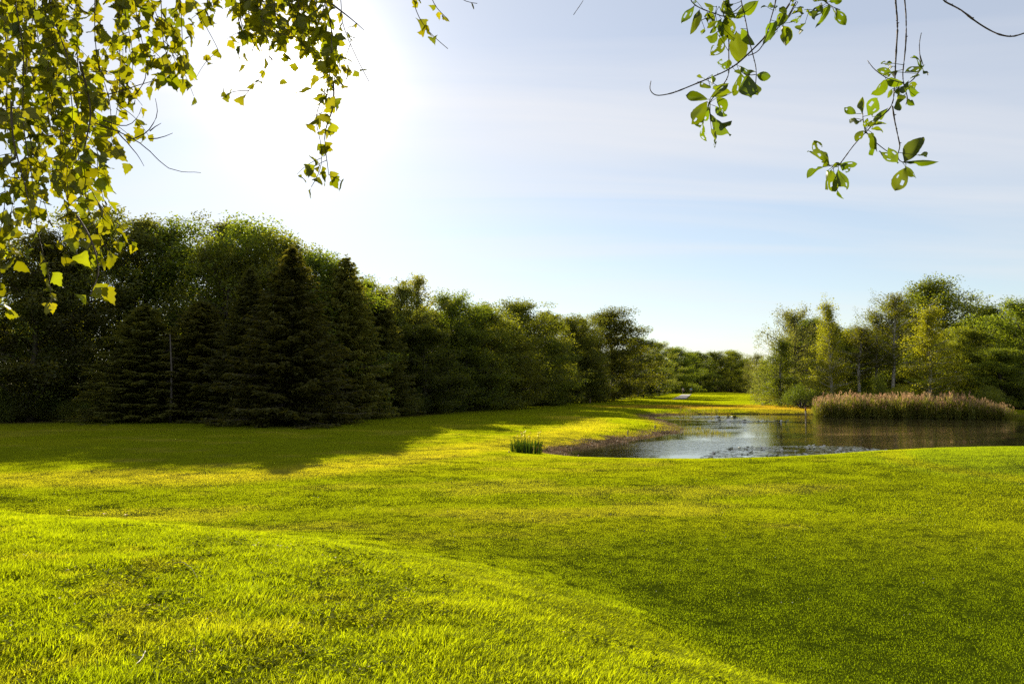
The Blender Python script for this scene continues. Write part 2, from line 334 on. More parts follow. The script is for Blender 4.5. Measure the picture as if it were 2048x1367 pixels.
# ------------------------------------------------------------------ instancing on points (for uncountable stuff only)
def scatter(name, pts, normals, scales, sources, mats_unused=None, tint=None, label=None, cat=None, group=None, seed=1, spins=math.pi):
    r = np.random.default_rng(seed); N = len(pts)
    me = bpy.data.meshes.new(name); me.vertices.add(N); me.vertices.foreach_set('co', np.asarray(pts, np.float32).ravel())
    spin = r.uniform(-spins, spins, N)
    zax = unit(normals); xr = np.tile([1., 0, 0], (N, 1)); yax = unit(np.cross(zax, xr)); xax = np.cross(yax, zax)
    cs, sn = np.cos(spin)[:, None], np.sin(spin)[:, None]
    X = xax * cs + yax * sn; Yv = -xax * sn + yax * cs; Z = zax
    ry = np.arcsin(np.clip(-X[:, 2], -1, 1)); rx = np.arctan2(Yv[:, 2], Z[:, 2]); rz = np.arctan2(X[:, 1], X[:, 0])
    def att(nm, ty, data, key):
        a = me.attributes.new(nm, ty, 'POINT'); a.data.foreach_set(key, np.ascontiguousarray(data).ravel())
    att('rot', 'FLOAT_VECTOR', np.stack([rx, ry, rz], 1).astype(np.float32), 'vector')
    att('scl', 'FLOAT_VECTOR', np.asarray(scales, np.float32), 'vector')
    att('pick', 'INT', r.integers(0, len(sources), N).astype(np.int32), 'value')
    if tint is not None: att('tint', 'FLOAT_COLOR', np.concatenate([tint, np.ones((N, 1))], 1).astype(np.float32), 'color')
    ob = obj(name, me, label=label, cat=cat, group=group, kind='stuff')
    col = bpy.data.collections.new(name + '_source')
    for q, s in enumerate(sources):
        so = bpy.data.objects.new('%s_%03d' % (name, q), s); col.objects.link(so)
    ng = bpy.data.node_groups.new(name, 'GeometryNodeTree')
    ng.interface.new_socket('Geometry', in_out='INPUT', socket_type='NodeSocketGeometry'); ng.interface.new_socket('Geometry', in_out='OUTPUT', socket_type='NodeSocketGeometry')
    N_ = ng.nodes; gi = N_.new('NodeGroupInput'); go = N_.new('NodeGroupOutput')
    ci = N_.new('GeometryNodeCollectionInfo'); ci.inputs[0].default_value = col; ci.inputs['Separate Children'].default_value = True; ci.inputs['Reset Children'].default_value = True
    ip = N_.new('GeometryNodeInstanceOnPoints')
    def na_(nm, ty):
        q = N_.new('GeometryNodeInputNamedAttribute'); q.data_type = ty; q.inputs[0].default_value = nm; return q.outputs['Attribute']
    mp_ = N_.new('GeometryNodeMeshToPoints')
    ng.links.new(gi.outputs[0], mp_.inputs[0]); ng.links.new(mp_.outputs[0], ip.inputs['Points']); ng.links.new(ci.outputs[0], ip.inputs['Instance'])
    ip.inputs['Pick Instance'].default_value = True
    ng.links.new(na_('pick', 'INT'), ip.inputs['Instance Index']); ng.links.new(na_('rot', 'FLOAT_VECTOR'), ip.inputs['Rotation']); ng.links.new(na_('scl', 'FLOAT_VECTOR'), ip.inputs['Scale'])
    ng.links.new(ip.outputs[0], go.inputs[0])
    md = ob.modifiers.new('scatter', 'NODES'); md.node_group = ng
    return ob
def normal_at(x, y, e=.15):
    hx = (height(x + e, y) - height(x - e, y)) / (2 * e); hy = (height(x, y + e) - height(x, y - e)) / (2 * e)
    return unit(np.stack([-hx, -hy, np.ones_like(hx)], 1))

# ------------------------------------------------------------------ grass
def grass_mat(name, tf, tm, gloss, rough=.35):
    m, n, L = mat(name)
    at = n('ShaderNodeAttribute', attribute_name='tint', attribute_type='INSTANCER')
    g = n('ShaderNodeNewGeometry'); mr = n('ShaderNodeMapRange'); L(g.outputs['Random Per Island'], mr.inputs[0]); mr.inputs[3].default_value = .78; mr.inputs[4].default_value = 1.22
    sc_ = n('ShaderNodeVectorMath', operation='SCALE'); L(at.outputs['Color'], sc_.inputs[0]); L(mr.outputs[0], sc_.inputs['Scale'])
    t = n('ShaderNodeVectorMath', operation='MULTIPLY'); L(sc_.outputs[0], t.inputs[0]); t.inputs[1].default_value = tm
    leaf_shader(n, L, sc_.outputs[0], t.outputs[0], tf, gloss, rough); return m
M['grass'] = grass_mat('grass_blades', .58, (2.75, 2.65, .35), .003, .6)
def clump(nm, nb, radius, h0, h1, width, lean, seed, m, bias=0.):
    r = np.random.default_rng(seed); a = r.uniform(0, 2 * np.pi, nb); d = radius * np.sqrt(r.uniform(0, 1, nb))
    b = np.stack([d * np.cos(a), d * np.sin(a), np.full(nb, -.008)], 1); h = r.uniform(h0, h1, nb)
    la = r.uniform(0, 2 * np.pi, nb); le = np.abs(r.normal(0, lean, nb)); bx_ = le * np.cos(la) + bias; by_ = le * np.sin(la) - bias * .3; la = np.arctan2(by_, bx_); le = np.minimum(np.hypot(bx_, by_), 1.25); ld = np.stack([np.cos(la), np.sin(la), 0 * la], 1)
    wa = la + np.pi / 2 + r.normal(0, .5, nb); wv = np.stack([np.cos(wa), np.sin(wa), 0 * wa], 1) * (width * r.uniform(.6, 1.3, nb) / 2)[:, None]
    mid = b + ld * (h * le * .35)[:, None]; mid[:, 2] += h * .6; tip = b + ld * (h * le)[:, None]; tip[:, 2] += h * np.sqrt(np.clip(1 - (le * .8) ** 2, .1, 1))
    v = np.stack([b - wv, b + wv, mid + wv * .8, mid - wv * .8, tip], 1).reshape(-1, 3); o5 = np.arange(nb)[:, None] * 5
    return mesh_np(nm, v, [o5 + np.array([[3, 2, 4]]), o5 + np.array([[0, 1, 2, 3]])], [m])
def wedge(r0, r1, per_m2, half=36.5):
    a = math.radians(half); area = a * (r1 ** 2 - r0 ** 2); N = int(area * per_m2)
    r = np.sqrt(rng.uniform(r0 ** 2, r1 ** 2, N)); t = rng.uniform(-a, a, N); return r * np.sin(t), r * np.cos(t)
def grass(name, x, y, srcs, s0, s1, label, seed, zscale=None, tintmul=1.0, spins=math.pi):
    z = height(x, y); s = rng.uniform(s0, s1, len(x)); sz = s if zscale is None else s * zscale
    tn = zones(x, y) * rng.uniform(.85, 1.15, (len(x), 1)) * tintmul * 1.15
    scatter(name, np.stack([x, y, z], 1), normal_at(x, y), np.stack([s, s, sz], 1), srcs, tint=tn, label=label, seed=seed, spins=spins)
def usable(x, y):
    sd = poly_dist(x, y, POND) * np.where(poly_in(x, y, POND), 1, -1); k = sd < -.05
    for w in (WOOD_L, WOOD_R): k &= ~(poly_in(x, y, w) & (poly_dist(x, y, w) > 2.5))
    return k
def shore_mud(x, y):
    sd = poly_dist(x, y, POND) * np.where(poly_in(x, y, POND), 1, -1); left = sstep(13.5, 10.5, x) * sstep(31, 35, y)
    return sstep(-1.3, -.3, sd + 1.3 * (fbm(x / .9, y / .9, 61) - .5)) * np.maximum(left, sstep(60, 66, y))
def mound_s(x, y): return np.where(poly_in(x, y, EDGE + [(-60, -60)]), 1, -1) * poly_dist(x, y, EDGE)
long_ = [clump('long_grass', 32, .085, .025, .10, .0054, .7, 100 + q, M['grass'], .55) for q in range(8)]
x, y = wedge(2.6, 15, 330); s = mound_s(x, y); k = s > -1.5 + rng.normal(0, .2, len(x)) + .9 * (fbm(x / 1.2, y / 1.2, 15) - .5); x, y, s = x[k], y[k], s[k]
tall = (.35 + 1.25 * fbm(x / .55, y / .55, 5) ** 1.3) * (.45 + .55 * sstep(-1.6, .6, s + .8 * (fbm(x / .8, y / .8, 14) - .5)))
grass('mound_grass', x, y, long_, .8, 1.3, 'long bright backlit grass on the near mound', 2, tall, 1.08, 1.5)
turf1 = [clump('short_turf', 60, .12, .010, .028, .0042, .7, 200 + q, M['grass']) for q in range(6)]
x, y = wedge(4.0, 17, 120); s = mound_s(x, y); k = (s < .3) & usable(x, y); x, y = x[k], y[k]
hollow = .85 + .55 * sstep(12, 7.5, y) * fbm(x / .6, y / .6, 7) + .8 * sstep(-3.2, -1.2, mound_s(x, y)) * fbm(x / .5, y / .5, 12)
grass('mown_turf_near', x, y, turf1, .8, 1.3, 'short mown turf in the hollow beyond the mound', 3, hollow)
turf2 = [clump('turf_patch', 190, .30, .008, .026, .0060, .6, 300 + q, M['grass']) for q in range(6)]
x, y = wedge(16, 46, 20); k = (mound_s(x, y) < 0) & usable(x, y) & (rng.uniform(0, 1, len(x)) > shore_mud(x, y) * .95); x, y = x[k], y[k]
grass('mown_turf_fairway', x, y, turf2, .9, 1.4, 'short fairway turf running up to the pond and wood', 4, .8 + .35 * fbm(x, y, 8))
turf3 = [clump('turf_patch_far', 160, .75, .010, .035, .018, .5, 400 + q, M['grass']) for q in range(5)]
x, y = wedge(45, 130, 3.4, 35.5); k = usable(x, y) & (rng.uniform(0, 1, len(x)) > shore_mud(x, y) * .9); x, y = x[k], y[k]
grass('mown_turf_far', x, y, turf3, .9, 1.4, 'far fairway turf beyond the pond', 5)
x, y = wedge(128, 300, .8, 22); k = usable(x, y); x, y = x[k], y[k]
grass('mown_turf_distance', x, y, turf3, 1.6, 2.4, 'distant fairway turf between the two woods', 6, np.full(len(x), .6))

# clover and weeds among the near grass, dead bits, and the littered mud of the pond bank
def rosette(seed, m, n0, rad, sz, lift):
    r = np.random.default_rng(seed); mb = MB(); a = r.uniform(0, 6.28, n0); d = rad * np.sqrt(r.uniform(0.02, 1, n0))
    c = np.stack([np.cos(a) * d, np.sin(a) * d, r.uniform(lift * .4, lift, n0)], 1); b = a + r.normal(0, .7, n0)
    u = unit(np.stack([np.cos(b), np.sin(b), r.normal(.1, .35, n0)], 1)) * (sz * r.uniform(.6, 1.3, n0))[:, None]
    v = unit(np.cross(u, np.stack([r.normal(0, .4, n0), r.normal(0, .4, n0), np.ones(n0)], 1))) * (sz * .62 * r.uniform(.7, 1.2, n0))[:, None]
    mb.quads(c, u, v, 0); return mb.mesh('weed', [m])
wsrc = [rosette(700 + q, M['grass'], 26, .08, .011 + .004 * (q % 3), .055) for q in range(6)]
x, y = wedge(2.8, 12, 60); s = mound_s(x, y); f_ = fbm(x / .8, y / .8, 17) + .25 * sstep(.5, -2, x) + .15 * sstep(8, 4, y); k = (s > -.5) & (f_ > .72); x, y = x[k], y[k]
grass('clover_weeds', x, y, wsrc, .7, 1.3, 'clover and small weeds among the mound grass at lower left', 12, None, .75)
M['litter'] = leaf_mat('dead_bits', (.16, .09, .035), (.42, .33, .20), (1, 1, 1), .15, .02)
lsrc = [rosette(720 + q, M['litter'], 4, .05, .010, .05) for q in range(5)]
x, y = wedge(2.8, 10, 12); s = mound_s(x, y); k = (s > 0) & (fbm(x / .8, y / .8, 17) + .3 * sstep(1, -2.5, x) > .62); x, y = x[k], y[k]
scatter('dead_leaf_litter', np.stack([x, y, height(x, y)], 1), normal_at(x, y), np.ones((len(x), 3)) * rng.uniform(.6, 1.3, (len(x), 1)), lsrc, label='bits of dead leaf and straw in the mound grass', seed=13)
x, y = wedge(5, 22, 2.2); k = (mound_s(x, y) < -1) & usable(x, y) & (fbm(x / 1.5, y / 1.5, 27) > .5); x, y = x[k], y[k]
M['pale_speck'] = plain_mat('tiny_speck', (.62, .60, .50), .8)  # small pale flecks sprinkled over the short turf
scatter('tiny_lawn_specks', np.stack([x, y, height(x, y) + .012], 1), normal_at(x, y), np.ones((len(x), 3)) * rng.uniform(.5, 1.0, (len(x), 1)), [rosette(760 + q, M['pale_speck'], 7, .007, .006, .02) for q in range(3)], label='tiny pale specks dotting the short turf', seed=15)
x = rng.uniform(0, 22, 9000); y = rng.uniform(30, 80, 9000); k = (rng.uniform(0, 1, 9000) < shore_mud(x, y) * 1.2) & (np.where(poly_in(x, y, POND), 4, 1) * poly_dist(x, y, POND) < 1.3); x, y = x[k], y[k]
M['straw'] = leaf_mat('dead_straw', (.10, .06, .03), (.32, .23, .13), (1, 1, 1), .2, .02)
dsrc = [clump('bank_straw', 40, .25, .02, .10, .018, 1.1, 740 + q, M['straw']) for q in range(5)]
scatter('bank_debris', np.stack([x, y, np.maximum(height(x, y), 0)], 1), normal_at(x, y), np.ones((len(x), 3)) * rng.uniform(.6, 1.5, (len(x), 1)), dsrc, label='brown dead reed litter along the muddy left bank of the pond', seed=14)

# ------------------------------------------------------------------ tree kinds
def leafcloud(mb, centers, rads, N, size, r, m=1, flat=.95, droop=0., out=None, ratio=.62):
    w = rads ** 2; ci = r.choice(len(centers), N, p=w / w.sum())
    off = unit(r.normal(0, 1, (N, 3))) * (r.uniform(0, 1, N) ** .45 * rads[ci] * 1.05)[:, None]; off[:, 2] *= flat
    if droop: off[:, 2] -= r.exponential(droop, N)
    c = centers[ci] + off
    u = unit(r.normal(0, 1, (N, 3)) + np.array([0, 0, -.5])); v = unit(np.cross(u, r.normal(0, 1, (N, 3))))
    s = size * r.uniform(.6, 1.3, N)[:, None] / 2
    mb.quads(c, u * s, v * s * ratio, m)
def broadleaf(seed, H=14., R=3.4, base=.15, limbs=34, N=26000, leaf=.15, crad=.55, prof=0, up=(-.1, .8), droop=0., gap=.0, trunk_r=.15, mats=('bark', 'oak'), lean=0.0, shell=80):
    r = np.random.default_rng(seed); tr = MB(); cr = MB()
    tt = np.linspace(0, 1, 10); wob = np.cumsum(r.normal(0, .06, (10, 2)), 0) * tt[:, None]
    tp = np.stack([wob[:, 0] + lean * H * tt ** 1.3, wob[:, 1], tt * H * .93], 1); tp[0, 2] = -.3
    tr.tube(tp, trunk_r * (1 - tt) ** .8 + .015, 7)
    C = []; Rd = []
    for i in range(limbs):
        q = (i + .5) / limbs; t = base + (1 - base) * q
        if prof == 0: env = math.sqrt(max(.03, 1 - ((q - .34) / .68) ** 2))
        elif prof == 1: env = (1 - q) ** .75 * .9 + .22 if q > .1 else .55 + 3 * q      # conical
        else: env = math.sqrt(max(.03, 1 - ((q - .25) / .77) ** 2))                     # full, down to the ground
        ln = R * env * r.uniform(.62, 1.12); az = i * 2.399 + r.normal(0, .35)
        el = up[0] + (up[1] - up[0]) * q ** 1.4 + r.normal(0, .30)
        p0 = np.array([np.interp(t * .9, tt, tp[:, 0]), np.interp(t * .9, tt, tp[:, 1]), t * H * .9])
        ss = np.linspace(0, 1, 6); d = np.array([math.cos(az) * math.cos(el), math.sin(az) * math.cos(el), math.sin(el)])
        lp = p0 + d * (ss * ln)[:, None] + np.cumsum(r.normal(0, .05 * ln / 3, (6, 3)), 0) * ss[:, None]
        lp[:, 2] += .12 * ln * ss ** 2 - droop * .5 * ss ** 2
        tr.tube(lp, (.05 * ln / 3 + .012) * (1 - ss * .85), 4, cap=False)
        ns = max(3, int(5 + ln * 3.0))
        for k in range(ns):
            sp = .15 + .85 * (k + r.uniform(0, 1)) / ns; b = np.array([np.interp(sp, ss, lp[:, a]) for a in range(3)])
            dv = unit(d * .7 + r.normal(0, .65, 3)); l2 = r.uniform(.25, .5) * (.5 + ln * .28)
            e = b + dv * l2
            if r.uniform() < gap: continue
            tr.tube(np.stack([b, (b + e) / 2 + r.normal(0, .05, 3), e]), [.018, .012, .005], 3, cap=False)
            C.append(e); Rd.append(crad * r.uniform(.6, 1.25))
            if r.uniform() < .5: C.append((b + e) / 2); Rd.append(crad * .6)
    def envf(q): return (math.sqrt(max(.05, 1 - ((q - .34) / .68) ** 2)) if prof == 0 else (1 - q) ** .75 * .9 + .15 if prof == 1 else math.sqrt(max(.05, 1 - ((q - .25) / .77) ** 2)))
    for k in range(int(shell)):          # boughs filling the outside of the crown
        q = r.uniform(0, 1) ** .85; az = r.uniform(0, 6.283); rad = R * envf(q) * r.uniform(.6, 1.08) * (1 + .16 * math.sin(2 * az + seed + 6 * q) + .12 * math.sin(3 * az - 9 * q + 2 * seed)); z_ = H * (base + (1 - base) * q * .97)
        c = np.array([np.interp(z_ / H, tt, tp[:, 0]) + math.cos(az) * rad, math.sin(az) * rad, z_]); z0 = max(H * base * .8, z_ - .55 * rad - .3)
        a = np.array([np.interp(z0 / H, tt, tp[:, 0]), np.interp(z0 / H, tt, tp[:, 1]), z0]); tr.tube(np.stack([a, a * .45 + c * .55 + [0, 0, -.1 * rad], c]), [.03, .02, .006], 3, cap=False)
        C.append(c + [0, 0, r.normal(0, .35)]); Rd.append(crad * r.uniform(.45, 1.45))
    C.append(tp[-1]); Rd.append(crad * .8)
    leafcloud(cr, np.array(C), np.array(Rd), N, leaf, r, 0, droop=droop)
    return tr, cr
def spruce(seed, H=14., R=3.0, N=30000, full=.75):
    r = np.random.default_rng(seed); tr = MB(); cr = MB()
    tr.tube([[0, 0, -.3], [0, 0, H * .5], [.05, 0, H]], [.17, .1, .012], 7)
    cs, us, vs = [], [], []; z = .35; 
    while z < H - .15:
        t = z / H; ln0 = R * (1 - t) ** full + .06; nb = int(6 + 5 * (1 - t)); a0 = r.uniform(0, 6.28)
        for b in range(nb):
            az = a0 + b * 6.283 / nb + r.normal(0, .2); ln = ln0 * r.uniform(.6, 1.2)
            d = np.array([math.cos(az), math.sin(az), 0]); side = np.array([-d[1], d[0], 0])
            ss = np.linspace(0, 1, 5); dr = -(.28 - .45 * t + r.normal(0, .10)) * ln
            bp_ = np.array([0, 0, z]) + d * (ss * ln)[:, None]; bp_[:, 2] += dr * (ss ** .8) + .16 * ln * ss ** 3
            tr.tube(bp_, (.012 + .012 * ln) * (1 - ss * .8), 3, cap=False)
            n_ = int(8 + 54 * ln)
            s_ = r.uniform(.12, 1.02, n_) ** .8; pos = np.stack([np.interp(s_, ss, bp_[:, k]) for k in range(3)], 1)
            wd = .05 + .10 * min(1, ln) + .20 * ln * (1 - s_)
            lat = r.uniform(-1, 1, n_) * wd
            pos = pos + side * lat[:, None]; pos[:, 2] -= np.abs(lat) * .25 + r.exponential(.10, n_) * (.4 + .2 * ln)
            uu = unit(d * r.uniform(.3, 1.2, n_)[:, None] + side * (np.sign(lat) * r.uniform(.1, .9, n_))[:, None] + np.array([0, 0, -1.]) * r.uniform(.0, 1.0, n_)[:, None] + r.normal(0, .25, (n_, 3)))
            vv = unit(np.cross(uu, r.normal(0, 1, (n_, 3)) + np.array([0, 0, .6])))
            cs.append(pos); us.append(uu * r.uniform(.07, .16, n_)[:, None]); vs.append(vv * r.uniform(.03, .06, n_)[:, None])
        z += .15 + .13 * r.uniform()
    # leader
    n_ = 60; zz = r.uniform(H * .93, H * 1.02, n_); az = r.uniform(0, 6.28, n_)
    cs.append(np.stack([np.cos(az) * .06, np.sin(az) * .06, zz], 1)); us.append(np.stack([np.cos(az), np.sin(az), np.full(n_, .6)], 1) * .08); vs.append(np.tile([0, 0, .03], (n_, 1)))
    cr.quads(np.concatenate(cs), np.concatenate(us), np.concatenate(vs), 0)
    return tr, cr
def shrub(seed, H=2.6, R=2.4, N=9000, leaf=.10):
    r = np.random.default_rng(seed); tr = MB(); cr = MB(); C = []
    for i in range(40):
        az = r.uniform(0, 6.28); el = r.uniform(.15, 1.5); ln = r.uniform(.75, 1.0)
        e = np.array([math.cos(az) * math.cos(el) * R * ln, math.sin(az) * math.cos(el) * R * ln, math.sin(el) * H * ln * .93 + .1])
        tr.tube(np.stack([[0, 0, -.1], e * np.array([.45, .45, .6]), e]), [.03, .02, .006], 4, cap=False); C += [e, e * .72]
    C = np.array(C); leafcloud(cr, C, np.full(len(C), .62) * r.uniform(.7, 1.2, len(C)), N, leaf, r, 0)
    return tr, cr
KINDS = {}
def kind(name, gen, bark, leafm, H, Rw):
    tr, cr = gen
    KINDS[name] = (tr.mesh(name + '_trunk', [M[bark]], True), cr.mesh(name + '_crown', [M[leafm]]), H, Rw, tr, cr, bark, leafm)
kind('oak_a', broadleaf(1, 14, 3.9, .06, 58, 52000, .15, .66), 'bark', 'oak', 14, 3.9)
kind('oak_b', broadleaf(2, 14, 3.6, .03, 58, 52000, .15, .66, prof=2), 'bark', 'oak', 14, 3.6)
kind('oak_c', broadleaf(3, 14, 4.2, .15, 42, 36000, .16, .66, gap=.12), 'bark', 'oak', 14, 4.2)
kind('alder_a', broadleaf(4, 14, 2.9, .02, 58, 44000, .14, .50, prof=2), 'bark', 'alder', 14, 2.9)
kind('alder_b', broadleaf(5, 14, 2.7, .05, 46, 34000, .14, .48, prof=1), 'bark', 'alder', 14, 2.7)
kind('pale_a', broadleaf(6, 14, 3.0, .10, 44, 32000, .14, .46, up=(.4, 1.2), gap=.15), 'bark', 'pale', 14, 3.0)
kind('sparse', broadleaf(7, 14, 2.6, .28, 30, 11000, .14, .40, up=(.5, 1.25), gap=.25, shell=20), 'bark', 'pale', 14, 2.6)
kind('birch_a', broadleaf(8, 14, 2.0, .10, 44, 21000, .11, .34, prof=1, up=(.5, 1.1), droop=.42, trunk_r=.11, shell=60), 'birchbark', 'birch', 14, 2.0)
kind('birch_b', broadleaf(9, 14, 2.2, .38, 34, 13000, .11, .36, prof=0, up=(.6, 1.2), droop=.4, gap=.15, trunk_r=.12, lean=.04, shell=25), 'birchbark', 'birch', 14, 2.2)
kind('willow', broadleaf(10, 10, 4.0, .04, 40, 26000, .13, .55, prof=2, droop=.25), 'bark', 'willow', 10, 4.0)
kind('spruce_a', spruce(11, 14, 3.0, full=.8), 'bark', 'spruce', 14, 3.0)
kind('spruce_b', spruce(12, 14, 2.6, full=.6), 'bark', 'spruce', 14, 2.6)
kind('shrub', shrub(13), 'bark', 'alder', 2.6, 2.4)
kind('shrub_lit', shrub(14, leaf=.12), 'bark', 'birch', 2.6, 2.4)

def tree(kind_, px, D, top, wpx, name, label, cat='tree', group=None, base_z=None, rot=None):
    trm, crm, H, Rw = KINDS[kind_][:4]
    b = P(px, 770, D); x, y = b[0], D; z = float(height(np.array([x]), np.array([y]))[0]) if base_z is None else base_z
    z = max(z, 0.02); tz = P(px, top, D)[2]
    hs = (tz - z) / H; ws = (wpx / F * D / 2) / Rw
    e = bpy.data.objects.new(name, None); COL.objects.link(e); e.empty_display_size = .5
    e.location = (x, y, z - .05); e.scale = (ws, ws, hs); e.rotation_euler = (0, 0, random.uniform(0, 6.28) if rot is None else rot)
    tag(e, label, cat, group)
    obj('trunk', trm, e); obj('crown', crm, e); return e
random.seed(5)
LW = 'trees along the front of the left wood'; RW = 'trees behind the reed bed'; FW = 'trees at the far end of the fairway'
T = [
 ('oak_c', -70, 55, 452, 345, 'oak_tree', 'dark leafy oak at the very left edge of the wood', LW),
 ('pale_a', 62, 56, 446, 287, 'ash_tree', 'dark ash behind the hanging birch leaves, second tree from the left edge', LW),
 ('oak_c', 172, 61, 412, 299, 'oak_tree', 'tall open-crowned oak just right of the hanging birch twigs', LW),
 ('pale_a', 258, 63, 418, 287, 'ash_tree', 'thin-topped ash with sky gaps between the birch twigs and spruces', LW),
 ('oak_b', 345, 65, 432, 287, 'oak_tree', 'rounded oak with yellowish top left of the tallest bushy crown', LW),
 ('pale_a', 430, 67, 426, 229, 'aspen_tree', 'airy aspen top standing highest left of the sun-side spruces', LW),
 ('oak_a', 505, 63, 438, 310, 'oak_tree', 'broad oak crown rising behind the two front spruces', LW),
 ('spruce_b', 285, 54.5, 610, 260, 'spruce_tree', 'low spreading spruce with layered branches beside the bare grey pole', LW),
 ('spruce_b', 400, 55, 600, 230, 'spruce_tree', 'dark spruce immediately right of the bare grey pole', LW),
 ('spruce_a', 497, 53.5, 535, 230, 'spruce_tree', 'slender pale-tipped spruce left of the big front spruce', LW),
 ('spruce_a', 580, 50.5, 492, 310, 'spruce_tree', 'biggest spruce at the front with branches sweeping onto the lawn', LW),
 ('oak_b', 632, 60, 495, 264, 'oak_tree', 'rounded oak crown directly right of the biggest spruce', LW),
 ('spruce_b', 690, 58, 513, 190, 'spruce_tree', 'tall thin spruce with a lone spike above the canopy', LW),
 ('alder_a', 735, 70, 545, 187, 'alder_tree', 'alder filling the gap right of the spiked spruce', LW),
 ('spruce_b', 758, 64, 585, 160, 'spruce_tree', 'dark blunt spruce last of the conifers toward the pond', LW),
 ('sparse', 832, 76, 541, 170, 'poplar_tree', 'tall see-through poplar in the middle of the wood edge', LW),
 ('pale_a', 800, 74, 560, 149, 'poplar_tree', 'pale leafy poplar beside the see-through one', LW),
 ('oak_a', 903, 80, 585, 225, 'oak_tree', 'round oak right of the tall see-through poplar', LW),
 ('alder_a', 850, 71, 640, 187, 'alder_tree', 'short dark alder in front of the see-through poplar', LW),
 ('oak_b', 965, 84, 603, 200, 'oak_tree', 'leafy oak with yellow lit shoulder above the fairway shadow', LW),
 ('oak_a', 1035, 94, 598, 212, 'oak_tree', 'broad domed oak behind the yellow iris clump', LW),
 ('alder_b', 1095, 105, 610, 162, 'alder_tree', 'narrow alder between two domed oaks', LW),
 ('oak_b', 1143, 116, 626, 150, 'oak_tree', 'smaller oak left of the sparse tree and the last big oak', LW),
 ('pale_a', 1172, 122, 630, 126, 'aspen_tree', 'thin gappy tree left of the last big oak', LW),
 ('oak_b', 1226, 130, 612, 187, 'oak_tree', 'last big oak of the wood, standing tallest before the far trees', LW),
 ('alder_a', 1285, 160, 667, 125, 'alder_tree', 'lower alder right of the last big oak', LW),
 ('pale_a', 1318, 178, 680, 92, 'ash_tree', 'pale ash with gaps where the wood drops toward the far trees', LW),
 ('oak_b', 1352, 236, 692, 112, 'oak_tree', 'brownish lit oak above the two walkers', LW),
 ('alder_a', 1395, 262, 699, 100, 'alder_tree', 'dark round tree right behind the walkers', FW),
 ('oak_a', 1430, 276, 702, 100, 'oak_tree', 'dark oak in the middle of the far trees', FW),
 ('oak_b', 1462, 285, 698, 95, 'oak_tree', 'highest of the far dark trees closing the fairway', FW),
 ('alder_b', 1490, 300, 712, 75, 'alder_tree', 'far pointed tree left of the grey willow', FW),
 ('willow', 1513, 240, 706, 62, 'willow_tree', 'grey-green willow peeping out left of the right-hand trees', FW),
 ('willow', 1530, 190, 716, 60, 'willow_tree', 'second grey-green willow tucked against the right-hand trees', FW),
 ('willow', 1590, 100, 614, 165, 'willow_tree', 'tall bushy willow at the left end of the right-hand trees', RW),
 ('birch_a', 1560, 97, 668, 114, 'sallow_tree', 'bright yellow-green sallow leaning over the lawn left of the dark bush', RW),
 ('alder_a', 1632, 106, 628, 137, 'alder_tree', 'dark alder between the bushy willow and the pointed birch', RW),
 ('birch_a', 1665, 90, 586, 105, 'birch_tree', 'slim pointed birch rising above the left end of the reeds', RW),
 ('birch_b', 1718, 97, 640, 126, 'birch_tree', 'leaning birch with two pale stems, leftmost of the bare-stemmed trio', RW),
 ('birch_b', 1750, 98, 606, 126, 'birch_tree', 'white-stemmed birch in the middle of the bare-stemmed trio', RW),
 ('birch_b', 1785, 96, 568, 126, 'birch_tree', 'tallest white-stemmed birch, rightmost of the bare-stemmed trio', RW),
 ('oak_a', 1868, 110, 556, 225, 'oak_tree', 'big dark oak crowning the right-hand trees', RW),
 ('birch_a', 1856, 87, 598, 143, 'birch_tree', 'weeping birch with sunlit hanging foliage in front of the big oak', RW),
 ('oak_b', 1965, 112, 602, 225, 'oak_tree', 'very dark oak right of the big crowning oak', RW),
 ('oak_b', 1935, 92, 650, 150, 'oak_tree', 'dull green oak right of the weeping birch', RW),
 ('oak_a', 2050, 90, 596, 212, 'oak_tree', 'leafy oak cut by the right edge of the picture', RW),
 ('alder_a', 2000, 86, 690, 162, 'alder_tree', 'low dark alder above the right end of the reeds', RW),
 ('shrub', 1601, 89, 770, 88, 'shrub', 'dark rounded shrub on the lawn left of the reeds', None),
 ('shrub_lit', 1757, 82, 748, 40, 'shrub', 'narrow pale sapling standing just behind the middle of the reeds', None),
 ('shrub_lit', 1800, 84, 770, 70, 'shrub', 'low lit shrub behind the reeds between the birches', None),
 ('shrub', 1975, 82, 772, 90, 'shrub', 'low shrub at the right end of the reeds', None),
 ('oak_b', 565, 60, 462, 220, 'oak_tree', 'domed oak crown straight behind the biggest front spruce', LW),
 ('oak_c', 120, 58, 470, 240, 'oak_tree', 'shady oak under the lowest hanging birch twigs', LW),
 ('oak_c', 450, 60, 478, 220, 'oak_tree', 'oak crown squeezed between the dark spruces left of the biggest one', LW),
 ('alder_a', 690, 63, 545, 190, 'alder_tree', 'leafy alder wrapped round the foot of the spiked spruce', LW),
 ('alder_a', 930, 78, 650, 170, 'alder_tree', 'low bushy alder at the wood edge below the round oak', LW),
 ('oak_b', 1010, 88, 660, 170, 'oak_tree', 'low dense oak at the wood edge behind the iris clump', LW),
 ('oak_b', 1085, 100, 668, 150, 'oak_tree', 'low spreading oak skirting the wood where the fairway bends', LW),
 ('alder_a', 1160, 118, 690, 130, 'alder_tree', 'small dark alder by the lone post at the wood edge', LW),
 ('oak_b', 1690, 104, 655, 130, 'oak_tree', 'dense dark oak filling the gap behind the pointed birch', RW),
 ('oak_b', 1820, 112, 640, 160, 'oak_tree', 'dense oak in shade between the tallest birch and the weeping birch', RW),
 ('alder_a', 1905, 96, 680, 130, 'alder_tree', 'dark bushy alder at the foot of the big crowning oak', RW),
]
